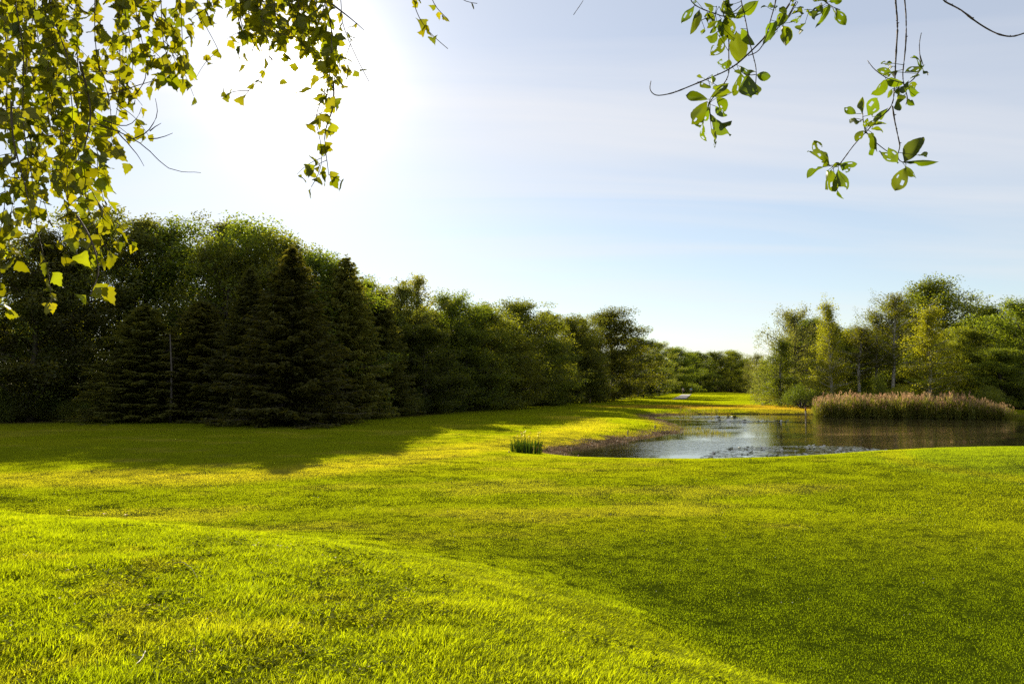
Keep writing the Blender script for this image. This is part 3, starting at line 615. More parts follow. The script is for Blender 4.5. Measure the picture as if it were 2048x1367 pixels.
for k_, px, D, top, w, nm, lb, gp in T:
    tree(k_, px, D, top, w, nm, lb, 'shrub' if nm == 'shrub' else 'tree', gp)
# bare pole trunk among the spruces
pole = MB(); pb = P(342, 770, 52.2); pz = float(height(pb[:1], np.array([52.2]))[0])
pt = P(340, 668, 52.2)
pole.tube([[0, 0, -.2], [.04, 0, 1.5], [0, .03, 3.5], [pt[0] - pb[0], 0, pt[2] - pz]], [.085, .075, .06, .025], 7)
r_ = np.random.default_rng(3)
po = bpy.data.objects.new('bare_tree', None); COL.objects.link(po); po.location = (pb[0], 52.2, pz); tag(po, 'bare grey trunk of a dead spruce standing before the wood', 'dead tree')
obj('trunk', pole.mesh('dead_trunk', [plain_mat('grey_bark', (.07, .058, .048))], True), po)
for q in range(16):
    mb = MB(); z0 = r_.uniform(.8, 5.2); a = r_.uniform(0, 6.28); l_ = r_.uniform(.3, .9)
    mb.tube([[0, 0, z0], [math.cos(a) * l_ * .6, math.sin(a) * l_ * .6, z0 - .05], [math.cos(a) * l_, math.sin(a) * l_, z0 - .2]], [.014, .009, .003], 4)
    obj('branch', mb.mesh('dead_branch', [M['bark']]), po)

# the depth of the woods behind: one mass of further trees, and the undergrowth
def merged(k_):
    tr, cr, bark, lf = KINDS[k_][4:8]; mb = MB()
    for src, mi in ((tr, 0), (cr, 1)):
        off = mb.n; mb.v += src.v
        for kk in (3, 4):
            mb.f[kk] += [f + off for f in src.f[kk]]; mb.m[kk] += [np.full(len(f), mi) for f in src.f[kk]]
        mb.n += src.n
    return mb.mesh(k_ + '_far', [M[bark], M[lf]])
def band(front, depth, step, h0, h1, rr):
    pts = []; front = np.array(front)
    for (ax, ay), (bx, by) in zip(front[:-1], front[1:]):
        ln = math.hypot(bx - ax, by - ay); nx, ny = -(by - ay) / ln, (bx - ax) / ln
        s = step * (1 + .5 * (ay > 100)); kk = max(1, int(ln / s))
        for q in range(kk):
            for d_ in np.arange(0, depth, s * .95):
                t = (q + rr.uniform(0, 1)) / kk
                pts.append((ax + (bx - ax) * t + nx * (d_ + rr.uniform(0, s * .7)), ay + (by - ay) * t + ny * (d_ + rr.uniform(0, s * .7)), rr.uniform(h0, h1)))
    return np.array(pts)
rr = np.random.default_rng(17)
bl0 = band([(-84, 54), (-62, 60), (-36, 70), (-20, 74)], 12, 7.0, 8.0, 11.0, rr)
bl = band([(-20, 72), (-14, 72), (-9, 82), (-2, 104), (10, 142), (24, 192), (47, 260), (76, 310), (112, 335)], 15, 5.0, 9.5, 13.0, rr)
br_ = band([(105, 320), (74, 215), (47, 132), (50, 118), (62, 112), (82, 104), (112, 98)], 22, 4.6, 10.5, 13, rr)
allp = np.concatenate([bl0, bl, br_]); zz = height(allp[:, 0], allp[:, 1]); hs = allp[:, 2] / 14 ; ws = rr.uniform(.95, 1.3, len(hs))
srcs = [merged(k_) for k_ in ('oak_a', 'oak_b', 'alder_a', 'alder_b')]
scatter('woodland', np.stack([allp[:, 0], allp[:, 1], zz], 1), np.tile([0, 0, 1.], (len(allp), 1)), np.stack([ws, ws, hs], 1), srcs, label='further trees deep in the woods behind the front trees', cat='woodland', seed=9)
ub = [(-60, 55), (-34, 53.5), (-27, 56), (-20, 56.5), (-13, 55.5), (-9, 64), (-6.5, 72), (-4, 87), (5, 117), (15, 152), (26, 200), (44, 268), (74, 304)]
pu = np.concatenate([band(ub, 8, 2.1, .5, .95, rr), band([(37, 104), (41, 93), (52, 87), (75, 83)], 9, 2.1, .5, .9, rr)])
zz = height(pu[:, 0], pu[:, 1]); sx = rr.uniform(.5, .9, len(pu)) * (1 + .4 * (pu[:, 1] > 100))
scatter('undergrowth', np.stack([pu[:, 0], pu[:, 1], zz], 1), np.tile([0, 0, 1.], (len(pu), 1)), np.stack([sx, sx, pu[:, 2]], 1), [KINDS['shrub'][1]], label='dark bramble undergrowth along the foot of the woods', cat='undergrowth', seed=10)

# ------------------------------------------------------------------ reeds, rushes, lily pads
M['reed'] = leaf_mat('reed_stems', (.085, .105, .016), (.20, .19, .045), (2.0, 1.9, .6), .5, .01)
M['plume'] = leaf_mat('reed_plumes', (.22, .14, .08), (.42, .29, .17), (1.2, 1.1, .9), .45, .01)
def reedclump(seed):
    r = np.random.default_rng(seed); mb = MB()
    for q in range(9):
        x0, y0 = r.normal(0, .18, 2); h = r.uniform(1.3, 2.45); lx, ly = r.normal(.05, .18, 2)
        p = np.array([[x0, y0, -.2], [x0 + lx * .3, y0 + ly * .3, h * .5], [x0 + lx, y0 + ly, h]])
        mb.tube(p, [.008, .007, .004], 3, 0, cap=False)
        nl = 9; t = r.uniform(.1, .8, nl); c = np.stack([np.interp(t, [0, .5, 1], p[:, k]) for k in range(3)], 1)
        a = r.uniform(0, 6.28, nl); u = np.stack([np.cos(a), np.sin(a), r.uniform(.8, 2.2, nl)], 1); u = unit(u) * r.uniform(.14, .30, nl)[:, None]
        v = unit(np.cross(u, np.array([0, 0, 1.]))) * .018; mb.quads(c + u, u, v, 0)
        if r.uniform() < .4:
            nn = 9; t = r.uniform(-.26, .12, nn); c = p[2] + np.stack([r.normal(.03, .03, nn), r.normal(0, .03, nn), t], 1)
            u = unit(np.stack([r.normal(.3, .4, nn), r.normal(0, .4, nn), np.ones(nn)], 1)) * .085; v = unit(np.cross(u, r.normal(0, 1, (nn, 3)))) * .022
            mb.quads(c, u, v, 1)
    return mb.mesh('reed', [M['reed'], M['plume']])
rc = [reedclump(500 + q) for q in range(8)]
fr = [G(1632, 833.5, 0)[:2], G(1700, 834.5, 0)[:2], G(1800, 835.5, 0)[:2], G(1900, 836.5, 0)[:2], G(2000, 838, 0)[:2], G(2060, 838, 0)[:2]]
pts = []
for (ax, ay), (bx, by) in zip(fr[:-1], fr[1:]):
    ln = math.hypot(bx - ax, by - ay); N = int(ln * 5.5 * 9)
    t = rr.uniform(0, 1, N); d_ = rr.uniform(0, 1, N) ** 1.3 * 5.5; pts.append(np.stack([ax + (bx - ax) * t + rr.normal(0, .15, N), ay + (by - ay) * t + rr.normal(0, .15, N)], 1) * (1 + d_ / 70)[:, None])
pts = np.concatenate(pts); pts = pts[pts[:, 0] / pts[:, 1] * F + 1024 < 2006 + rr.normal(0, 10, len(pts))]; pz = np.maximum(height(pts[:, 0], pts[:, 1]), -.15)
px_ = pts[:, 0] / pts[:, 1] * F + 1024
hsc = (.78 + .18 * fbm(pts[:, 0] / 2.5, pts[:, 1] / 2.5, 77) + rr.normal(0, .09, len(pts))) * (1 - .45 * sstep(1900, 2040, px_)) * (.9 + .1 * sstep(1632, 1650, px_))
scatter('reed_bed', np.column_stack([pts, pz]), np.tile([0, 0, 1.], (len(pts), 1)), np.stack([np.ones(len(pts))] * 2 + [hsc], 1), rc, label='tall bed of reeds with pinkish plumes on the far bank', cat='reeds', seed=21)
# sparse rushes standing in the water off the grassy point
rush = [clump('rush', 14, .22, .10, .34, .012, .25, 600 + q, M['spruce']) for q in range(4)]
def inpoly_pts(pl, N, z=0):
    w = [tuple(G(a, b, z)[:2]) for a, b in pl]; xs = [a for a, _ in w]; ys = [b for _, b in w]
    X = rr.uniform(min(xs), max(xs), N * 4); Y = rr.uniform(min(ys), max(ys), N * 4); k = poly_in(X, Y, w); return X[k][:N], Y[k][:N]
X, Y = inpoly_pts([(1338, 848), (1365, 852), (1420, 858), (1470, 872), (1420, 872), (1362, 868)], 110)
scatter('rushes', np.column_stack([X, Y, np.full(len(X), -.02)]), np.tile([0, 0, 1.], (len(X), 1)), np.ones((len(X), 3)) * rr.uniform(.6, 1.1, (len(X), 1)), rush, label='sparse dark rushes in the water off the grassy point', cat='rushes', seed=22)
X, Y = inpoly_pts([(1360, 826), (1435, 826), (1435, 829), (1360, 829)], 26, .1)
scatter('dry_rushes', np.column_stack([X, Y, height(X, Y)]), np.tile([0, 0, 1.], (len(X), 1)), np.ones((len(X), 3)) * rr.uniform(.2, .42, (len(X), 1)), rc[:3], label='thin straw-coloured rushes on the far bank of the pond', cat='rushes', seed=23)
M['pad'] = leaf_mat('lily_pad', (.035, .05, .012), (.10, .11, .04), (1, 1, 1), .1, .45, rough=.22)
def pads(name, pl, N, s0, s1, label, up=.08):
    X, Y = inpoly_pts(pl, N); mb = MB(); n_ = len(X); a = np.linspace(.25, 2 * np.pi - .25, 9)
    dens = fbm(X / 1.2, Y / .8, 99) > .42; X, Y = X[dens], Y[dens]; n_ = len(X)
    s = rr.uniform(s0, s1, n_); rot = rr.uniform(0, 6.28, n_); tilt = np.where(rr.uniform(0, 1, n_) < up, rr.uniform(.2, .6, n_), rr.uniform(0, .04, n_)); ta = rr.uniform(0, 6.28, n_)
    ring = np.stack([np.cos(a[None] + rot[:, None]) * s[:, None], np.sin(a[None] + rot[:, None]) * s[:, None]], -1)
    cz = .012 + s * np.sin(tilt); z = cz[:, None] + np.tan(tilt)[:, None] * (ring[..., 0] * np.cos(ta)[:, None] + ring[..., 1] * np.sin(ta)[:, None]) * .9
    v = np.concatenate([np.stack([X, Y, cz], 1)[:, None], np.concatenate([ring + np.stack([X, Y], 1)[:, None], z[..., None]], -1)], 1)
    f = np.array([[0, q, q + 1] for q in range(1, 9)]); fa = (np.arange(n_)[:, None, None] * 10 + f[None]).reshape(-1, 3)
    obj(name, mesh_np(name, v.reshape(-1, 3), fa, [M['pad']]), label=label, cat='lily pads', kind='stuff')
pads('lily_pads', [(1400, 915), (1440, 897), (1500, 893), (1600, 891), (1720, 893), (1790, 903), (1700, 911), (1560, 921), (1500, 921)], 4200, .035, .085, 'raft of floating lily pads near the close bank')
pads('lily_pads', [(1350, 833), (1400, 831.5), (1470, 833), (1475, 835), (1420, 836), (1350, 835)], 330, .09, .2, 'thin strip of lily pads by the far left bank', .04)
pads('lily_pads', [(1415, 841.5), (1470, 840), (1560, 841), (1585, 843), (1500, 845), (1430, 843.5)], 420, .09, .2, 'strip of lily pads across the middle of the pond', .05)

# ------------------------------------------------------------------ iris clump, posts, path, walkers
r = np.random.default_rng(31)
ib = G(1053, 914, .10); iz = float(height(ib[:1], ib[1:2])[0])
iris = bpy.data.objects.new('iris_clump', None); COL.objects.link(iris); iris.location = (ib[0], ib[1], iz); tag(iris, 'dense green clump of yellow flag iris beside the pond', 'plant')
mi = leaf_mat('iris_leaves', (.02, .055, .008), (.05, .10, .014), (1.8, 1.7, .5), .45, .02); my = plain_mat('iris_flower', (.75, .55, .02))
nb = 300; mb = MB(); a = r.uniform(0, 6.28, nb); d = np.sqrt(r.uniform(0, 1, nb)); bx = np.stack([np.cos(a) * d * .62, np.sin(a) * d * .4, np.full(nb, -.03)], 1)
h = r.uniform(.38, .72, nb); ld = np.stack([np.cos(a), np.sin(a), 0 * a], 1) * (r.uniform(0, .22, nb) * d)[:, None]
wa = r.uniform(0, 6.28, nb); wv = np.stack([np.cos(wa), np.sin(wa), 0 * wa], 1) * .011
mid = bx + ld * .4; mid[:, 2] += h * .6; tip = bx + ld; tip[:, 2] += h
o5 = np.arange(nb)[:, None] * 5
ol = obj('foliage', mesh_np('iris_foliage', np.stack([bx - wv, bx + wv, mid + wv * .9, mid - wv * .9, tip], 1).reshape(-1, 3), [o5 + np.array([[3, 2, 4]]), o5 + np.array([[0, 1, 2, 3]])], [mi]), iris, kind='stuff')
for q in range(11):
    mb = MB(); x0, y0 = r.uniform(-.55, .55), r.uniform(-.3, .1); hh = r.uniform(.62, .84)
    mb.tube([[x0, y0, 0], [x0 + .02, y0, hh]], [.006, .005], 4)
    st = obj('flower_stem', mb.mesh('iris_stem', [mi]), iris)
    mb = MB(); aa = np.array([0, 2.1, 4.2]) + r.uniform(0, 2); c = np.tile([x0 + .02, y0, hh + .02], (6, 1)); aa = np.concatenate([aa, aa + 1])
    u = np.stack([np.cos(aa), np.sin(aa), [-.3] * 3 + [1.2] * 3], 1) * .032; mb.quads(c + u, u, unit(np.cross(u, [0, 0, 1.])) * .022, 0)
    obj('flower', mb.mesh('iris_flower', [my]), iris)
mr_ = plain_mat('red_wood', (.20, .045, .02)); mw_ = plain_mat('weathered_wood', (.11, .08, .05)); mwh = plain_mat('white_paint', (.7, .7, .66))
def post(px, base, top, hint_z, mats, w, label, grp=None):
    b = G(px, base, hint_z); b[2] = max(float(height(b[:1], b[1:2])[0]), -.25); hh = (P(px, top, b[1])[2] - b[2]); mb = MB()
    e = bpy.data.objects.new('marker_post', None); COL.objects.link(e); e.location = b; tag(e, label, 'post', grp); e.rotation_euler = (r.normal(0, .04), r.normal(0, .04), r.uniform(0, 1))
    for nm, z0, z1, mt in (('shaft', -.2, hh * .72, mats[0]), ('cap', hh * .72, hh, mats[1])):
        m_ = MB(); k = w / 2 * (1 if nm == 'shaft' else 1.12)
        m_.tube([[0, 0, z0], [0, 0, z1 - (.3 * k if nm == 'cap' else 0)]] + ([[0, 0, z1]] if nm == 'cap' else []), [k, k] + ([k * .6] if nm == 'cap' else []), 8)
        obj(nm, m_.mesh('post_' + nm, [mt]), e)
GP = 'stakes marking the pond edge'
post(1018, 911, 901, .25, (mr_, mr_), .045, 'short red stake left of the iris clump', GP)
post(1078, 892, 883, .3, (mr_, mr_), .05, 'thin red stake just behind the iris clump', GP)
post(1157, 917, 909, .05, (mr_, mr_), .05, 'red stake at the near tip of the pond', GP)
post(1256, 868, 860, .2, (mw_, mr_), .06, 'dark stake on the middle of the grassy bank', GP)
post(1310, 856, 850, .2, (mw_, mw_), .08, 'small dark stake near the grassy point', GP)
post(1519, 926, 915, .03, (mr_, mr_), .06, 'red stake at the near bank beside the lily pads', GP)
post(1612, 832, 814, .1, (mw_, mr_), .12, 'tall dark stake with rusty top left of the reeds', GP)
post(1502, 786, 777, .62, (mwh, mwh), .25, 'white post left of its pair on the far lawn', 'pair of white posts')
post(1527, 786, 778, .62, (mwh, mwh), .22, 'white post nearest the right-hand trees on the far lawn', 'pair of white posts')
post(1180, 805, 796, .5, (mw_, mw_), .2, 'lone dark post at the shaded wood edge', None)
# gravel path
pp = [G(1344, 798, .55), G(1372, 797, .55), G(1382, 789, .58), G(1364, 789, .58)]
pv = []; 
for t in np.linspace(0, 1, 9):
    for s_ in np.linspace(0, 1, 4):
        q = (pp[0] * (1 - s_) + pp[1] * s_) * (1 - t) + (pp[3] * (1 - s_) + pp[2] * s_) * t; pv.append(q)
pv = np.array(pv); pv[:, 2] = height(pv[:, 0], pv[:, 1]) + .10
ii = (np.arange(8)[:, None] * 4 + np.arange(3)[None]).ravel(); obj('path', mesh_np('path', pv, np.stack([ii, ii + 1, ii + 5, ii + 4], 1), [plain_mat('gravel', (.15, .14, .135), .95)]), kind='structure', label='short pale gravel path on the far lawn')

def person(px, Y, face, shirt, label):
    b = P(px, 770, Y); z = float(height(b[:1], np.array([Y]))[0]); e = bpy.data.objects.new('person', None); COL.objects.link(e)
    e.location = (b[0], Y, z); e.rotation_euler = (0, 0, face); tag(e, label, 'person', 'walkers on the path')
    J = {'pel': (0, 0, .95), 'wai': (0, .01, 1.1), 'che': (0, .02, 1.32), 'nec': (0, .01, 1.5), 'hd': (0, -.01, 1.6), 'top': (0, 0, 1.74)}
    E = [('pel', 'wai'), ('wai', 'che'), ('che', 'nec'), ('nec', 'hd'), ('hd', 'top')]
    Rr = {'pel': .15, 'wai': .14, 'che': .16, 'nec': .06, 'hd': .095, 'top': .07}
    for s_, st in ((-1, 1), (1, -1)):
        J.update({f'hip{s_}': (s_ * .1, 0, .9), f'kn{s_}': (s_ * .11, -.14 * st, .5), f'an{s_}': (s_ * .11, -.2 * st + .06, .09), f'to{s_}': (s_ * .12, -.2 * st - .1, .04),
                  f'sh{s_}': (s_ * .19, .01, 1.42), f'el{s_}': (s_ * .25, .06 * st, 1.14), f'wr{s_}': (s_ * .24, .12 * st - .1, .92), f'ha{s_}': (s_ * .24, .14 * st - .14, .84)})
        Rr.update({f'hip{s_}': .11, f'kn{s_}': .075, f'an{s_}': .05, f'to{s_}': .045, f'sh{s_}': .08, f'el{s_}': .05, f'wr{s_}': .035, f'ha{s_}': .04})
        E += [('pel', f'hip{s_}'), (f'hip{s_}', f'kn{s_}'), (f'kn{s_}', f'an{s_}'), (f'an{s_}', f'to{s_}'), ('che', f'sh{s_}'), (f'sh{s_}', f'el{s_}'), (f'el{s_}', f'wr{s_}'), (f'wr{s_}', f'ha{s_}')]
    def skin(nm, keys, grow, mt, root):
        ks = [k for k in J if k in keys]; me = bpy.data.meshes.new(nm); me.from_pydata([J[k] for k in ks], [(ks.index(a), ks.index(b_)) for a, b_ in E if a in ks and b_ in ks], [])
        o_ = obj(nm, me, e); me.materials.append(mt); md = o_.modifiers.new('skin', 'SKIN'); md.use_smooth_shade = True
        for k, d_ in zip(ks, me.skin_vertices[0].data): d_.radius = (Rr[k] + grow,) * 2; d_.use_root = (k == root)
        s2 = o_.modifiers.new('sub', 'SUBSURF'); s2.levels = s2.render_levels = 1
    skin('body', set(J), 0, plain_mat('skin', (.45, .28, .2), .6, .05), 'pel')
    skin('shirt', {'wai', 'che', 'sh-1', 'sh1', 'el-1', 'el1'}, .02, shirt, 'che')
    skin('trousers', {'pel', 'hip-1', 'hip1', 'kn-1', 'kn1', 'an-1', 'an1'}, .02, plain_mat('trousers', (.02, .02, .025)), 'pel')
    mb = MB(); t = np.linspace(0, 1, 5); mb.tube(np.stack([0 * t, .02 + 0 * t, 1.62 + .16 * t], 1), .115 * np.sqrt(1 - (t * .95) ** 3), 10); obj('hair', mb.mesh('hair', [plain_mat('hair', (.03, .02, .015))], True), e)
person(1366, 204, .3, plain_mat('grey_shirt', (.35, .33, .33)), 'walker in a grey top at the end of the gravel path')
person(1382, 206, -.2, plain_mat('blue_shirt', (.10, .36, .55)), 'walker in a light blue top right of the gravel path')
# ------------------------------------------------------------------ overhanging branches close to the camera
def leaf_mesh(name, m, prof, rows=9, cols=2, serr=.05, fold=.28, curl=.18, holes=(), bites=(), seed=0):
    """unit leaf: length along +y, width 1 along x, folded on the midrib"""
    r = np.random.default_rng(seed); t = np.linspace(0, 1, rows + 1); xs = np.linspace(-1, 1, 2 * cols + 1); V = np.zeros((rows + 1, 2 * cols + 1, 3))
    for i_, tt_ in enumerate(t):
        w = np.interp(tt_, [p[0] for p in prof], [p[1] for p in prof]) / 2
        for j_, s_ in enumerate(xs):
            e = w * (1 + (serr * (1 if i_ % 2 else -1) + r.normal(0, serr * .5)) * (abs(s_) == 1))
            for (by, bs, br2, bd) in bites:
                if np.sign(s_) == bs: e *= 1 - bd * math.exp(-((tt_ - by) / br2) ** 2)
            x_ = s_ * e
            V[i_, j_] = (x_, tt_ + (.03 * (1 if i_ % 2 else -1) if abs(s_) == 1 and 0 < i_ < rows else 0) * (serr > .03), abs(x_) * fold - curl * (tt_ ** 2) + .05 * math.sin(tt_ * 7 + s_ * 2 + seed))
    nc = 2 * cols + 1; F_ = []
    for i_ in range(rows):
        for j_ in range(nc - 1):
            c = (V[i_, j_] + V[i_ + 1, j_ + 1]) / 2
            if any(math.hypot(c[0] - hx_, c[1] - hy_) < hr for hx_, hy_, hr in holes): continue
            a_ = i_ * nc + j_; F_.append((a_, a_ + 1, a_ + 1 + nc, a_ + nc))
    return mesh_np(name, V.reshape(-1, 3), np.array(F_), [m], smooth=True)
BP = [(0, .02), (.08, .45), (.2, .86), (.32, .98), (.45, .86), (.6, .6), (.75, .36), (.88, .15), (1, .0)]
PPf = [(0, .03), (.1, .32), (.25, .66), (.45, .95), (.6, 1.0), (.75, .90), (.88, .60), (.96, .28), (1, .0)]
birch_l = [leaf_mesh('birch_leaf', M['near_birch'], BP, 9, 1, .09, f, c, (), bt, s_) for f, c, bt, s_ in
           [(.25, .15, (), 1), (.5, .3, (), 2), (.1, -.15, (), 3), (.4, .1, ((.5, 1, .12, .5),), 4), (.7, .35, (), 5), (.2, .4, ((.3, -1, .1, .4),), 6)]]
plum_l = [leaf_mesh('plum_leaf', M['near_leaf'], PPf, 14, 5, .025, f, c, h, bt, s_) for f, c, h, bt, s_ in
          [(.2, .1, (), (), 1), (.35, .25, ((.18, .55, .09),), ((.8, 1, .08, .6),), 2), (.1, -.15, ((-.2, .62, .10), (.22, .4, .07)), (), 3),
           (.5, .3, (), ((.35, -1, .12, .5),), 4), (.15, .2, ((.15, .7, .13), (-.2, .45, .10), (-.25, .8, .08)), ((.55, 1, .1, .8), (.25, -1, .08, .5)), 5),
           (.3, -.1, ((0.1, .8, .08),), ((.9, -1, .1, .7),), 6)]]
def frame(d, nrm):
    y_ = unit(np.asarray(d, float)); z_ = np.asarray(nrm, float); z_ = unit(z_ - y_ * np.dot(z_, y_)); return np.cross(y_, z_), y_, z_
def place_leaf(me, parent, org, base, d, nrm, ln, wd, name='leaf'):
    x_, y_, z_ = frame(d, nrm); b = np.asarray(base) - org
    o_ = bpy.data.objects.new(name, me); COL.objects.link(o_); o_.parent = parent
    o_.matrix_local = Matrix(((x_[0] * wd, y_[0] * ln, z_[0] * ln, b[0]), (x_[1] * wd, y_[1] * ln, z_[1] * ln, b[1]), (x_[2] * wd, y_[2] * ln, z_[2] * ln, b[2]), (0, 0, 0, 1)))
    return o_
def resample(p, step):
    p = np.asarray(p, float); s = np.concatenate([[0], np.cumsum(np.linalg.norm(np.diff(p, axis=0), axis=1))]); n_ = max(3, int(s[-1] / step) + 1)
    u = np.linspace(0, s[-1], n_); q = np.stack([np.interp(u, s, p[:, k]) for k in range(3)], 1)
    for _ in range(2): q[1:-1] = .25 * q[:-2] + .5 * q[1:-1] + .25 * q[2:]
    return q
rb = np.random.default_rng(77)
# ---- birch on the left: limb out of the picture above, twigs hanging from it
B0 = np.array([-5.6, 1.4, 1.1])
B0[2] = float(height(B0[:1], B0[1:2])[0])
birch = bpy.data.objects.new('birch_tree', None); COL.objects.link(birch); birch.location = B0
tag(birch, 'weeping birch overhanging from the left, its leafy twigs hanging across the sun', 'tree')
mb = MB(); t = np.linspace(0, 1, 9); mb.tube(np.stack([.15 * np.sin(t * 3), .1 * t, -.2 + t * 7], 1), .17 - .11 * t, 10); obj('trunk', mb.mesh('near_birch_trunk', [M['birchbark']], True), birch)
limbs = [[(-5.6, 1.45, 4.6), (-4, 2.1, 5.3), (-2.6, 2.5, 5.5), (-1.3, 2.7, 5.35), (-.3, 2.75, 5.1)], [(-5.6, 1.45, 5.2), (-4.2, 2.6, 5.8), (-2.8, 3.1, 5.9), (-1.2, 3.3, 5.6)]]
limb_pts = []
for lp in limbs:
    q = resample(lp, .12); limb_pts.append(q); mb = MB(); mb.tube(q - B0, np.linspace(.06, .010, len(q)), 7); obj('limb', mb.mesh('near_birch_limb', [M['twig']], True), birch)
limb_pts = np.concatenate(limb_pts)
LV = []      # (twig object, base, dir, normal, length, width, mesh index)
CK = []
def leafy(tw, q, gap, size, skip=0., p_leaf=1.0):
    s = 0
    for i_ in range(int(len(q) * skip), len(q)):
        if rb.uniform() > p_leaf: continue
        d = unit(rb.normal(0, .55, 3) + np.array([0, 0, -.75])); ln = size * rb.uniform(.65, 1.2); pet = unit(rb.normal(0, 1, 3) * [1, 1, .4] + [0, 0, -.5]) * rb.uniform(.006, .018)
        LV.append((tw, q[i_] + pet, d, unit(rb.normal(0, 1, 3)), ln, ln * rb.uniform(.72, .95), rb.integers(0, 6)))
def strand(px, D, size=.050, dens=1.0, side=1.0, sparse_top=0., rad=.0022, catk=.12, skip=None, dd=0.0):
    p = [P(a, b, D + dd * k / max(1, len(px) - 1) + rb.normal(0, .03)) for k, (a, b) in enumerate(px)]
    top = p[0]
    if px[0][1] < 5:
        c = limb_pts[np.argmin(np.linalg.norm((limb_pts - top) * [1, 1, .15], axis=1))]; p = [c, (c + top) / 2 + np.array([0, 0, .1])] + p
    q = resample(p, .024); k_ = np.arange(len(q)); ph = rb.uniform(0, 6.28, 2); q = q + np.stack([.012 * np.sin(k_ * .35 + ph[0]), .012 * np.sin(k_ * .28 + ph[1]), 0 * k_], 1); mb = MB(); mb.tube(q - B0, np.linspace(rad * 1.5, rad * .45, len(q)), 5, cap=False)
    vis = np.array([(v - np.array([0, 0, CAMZ]))[2] / v[1] < .64 for v in q])
    subs = []
    for i_ in np.nonzero(vis)[0]:
        if rb.uniform() < .22 * side and i_ > 2:
            l_ = rb.uniform(.04, .11) * (1.25 if D > 2 and px[0][0] < 400 else 1); d = unit(rb.normal(0, .8, 3) * [1, .7, .3] + [0, 0, -.55]); e = q[i_] + d * l_ + np.array([0, 0, -.25 * l_])
            sq = resample([q[i_], q[i_] + d * l_ * .6, e], .022); mb.tube(sq - B0, np.linspace(rad * .6, rad * .3, len(sq)), 4, cap=False); subs.append(sq)
    tw = obj('twig', mb.mesh('birch_twig', [M['twig']], True), birch)
    qq = q[vis]
    leafy(tw, qq, .02, size, sparse_top if skip is None else skip, .8 * dens)
    for sq in subs: leafy(tw, sq[1:], .02, size, 0, .95 * dens)
    for i_ in range(len(qq)):
        if rb.uniform() < catk * .5: CK.append((tw, qq[i_]))
    return tw
S = [([(-30, -20), (-15, 130), (-10, 300), (5, 470), (12, 515)], 2.35), ([(5, -20), (12, 120), (20, 260), (22, 400), (30, 490)], 2.7),
     ([(35, -20), (42, 100), (50, 250), (62, 400), (85, 470), (104, 540), (98, 575), (92, 605)], 2.3), ([(60, -20), (66, 120), (80, 240), (85, 350), (90, 440)], 2.9),
     ([(75, -20), (88, 80), (105, 170), (117, 260), (130, 350), (148, 440), (152, 510)], 2.5), ([(118, -20), (120, 60), (132, 150), (150, 220), (156, 300), (170, 400), (200, 465), (222, 505)], 2.4),
     ([(140, -20), (150, 60), (165, 140), (182, 230), (196, 330), (210, 400), (222, 440)], 2.75), ([(100, -20), (112, 110), (118, 220), (140, 330), (165, 420)], 3.1),
     ([(182, -20), (200, 60), (205, 150), (212, 230), (232, 300)], 2.6), ([(160, 120), (172, 220), (178, 300), (186, 380), (205, 440)], 2.3),
     ([(20, 200), (38, 300), (50, 380), (60, 450)], 2.2), ([(150, 180), (160, 260), (178, 330), (180, 400)], 3.0),
     ([(225, -20), (236, 50), (246, 120), (236, 190), (226, 250)], 2.8), ([(262, -20), (280, 40), (292, 90), (300, 125)], 2.5), ([(300, -20), (318, 40), (330, 90), (350, 130)], 2.7),
     ([(345, -20), (358, 30), (372, 80), (380, 135)], 2.4)]
for q in range(9):       # the dense curtain at upper left
    x0 = rb.uniform(-20, 330); l_ = rb.uniform(60, 200) if x0 > 170 else rb.uniform(150, 420); S.append(([(x0, -20), (x0 + rb.uniform(-8, 16), l_ * .45), (x0 + rb.uniform(-6, 34), l_)], rb.uniform(2.3, 3.2)))
for px, D in S: strand(px, D)
strand([(385, -20), (398, 20), (410, 60), (433, 104)], 2.6, .04, .35, .4)
strand([(150, 430), (178, 500), (200, 550), (195, 590)], 2.2, .05, .55, .6, skip=.6)
strand([(468, -20), (480, 20), (484, 60)], 2.5, .045, .35, .2); strand([(415, -20), (405, 20)], 2.6)
SS = [([(505, -20), (522, 40), (537, 80), (541, 130), (525, 170), (502, 194)], 2.5, .75), ([(545, -20), (556, 30), (572, 62)], 2.4, 1), ([(575, -20), (590, 30), (600, 66)], 2.6, 1),
      ([(605, -20), (618, 30), (636, 74)], 2.45, 1), ([(625, -20), (640, 40), (662, 90), (672, 150)], 2.6, 1), ([(645, -20), (660, 50), (676, 120), (672, 190), (650, 225)], 2.35, 1),
      ([(660, -20), (672, 80), (664, 180), (645, 235), (652, 290), (640, 335), (622, 372)], 2.5, .9), ([(664, 160), (676, 220), (662, 280), (658, 350)], 2.55, .8), ([(525, -20), (536, 30), (548, 70)], 2.7, 1), ([(560, -20), (600, 20), (655, 45)], 2.8, 1), ([(500, -20), (530, 30), (565, 50)], 2.9, 1)]
SS += [([(480 + 24 * q, -20), (486 + 24 * q, 25), (492 + 25 * q, [62, 88, 58, 70, 55, 62, 95][q])], [2.5, 2.7, 2.4, 2.8, 2.6, 2.45, 2.65][q], 1) for q in range(7)]
for px, D, dn in SS: strand([(a - 6, b) for a, b in px], D, .045, dn, 1.3 if dn == 1 else .9)
strand([(670, -20), (685, 40), (712, 95), (738, 165)], 2.5, .034, .35, .2); strand([(668, 10), (700, 40), (720, 58)], 2.5, .034, .4, 0)
strand([(828, -20), (842, 30), (858, 66), (890, 96)], 2.4, .040, .45, .2); strand([(862, -20), (872, 14), (890, 44)], 2.4, .03, .4, 0); strand([(895, -20), (925, 4), (957, 9)], 2.4, .03, .35, 0, catk=.6)
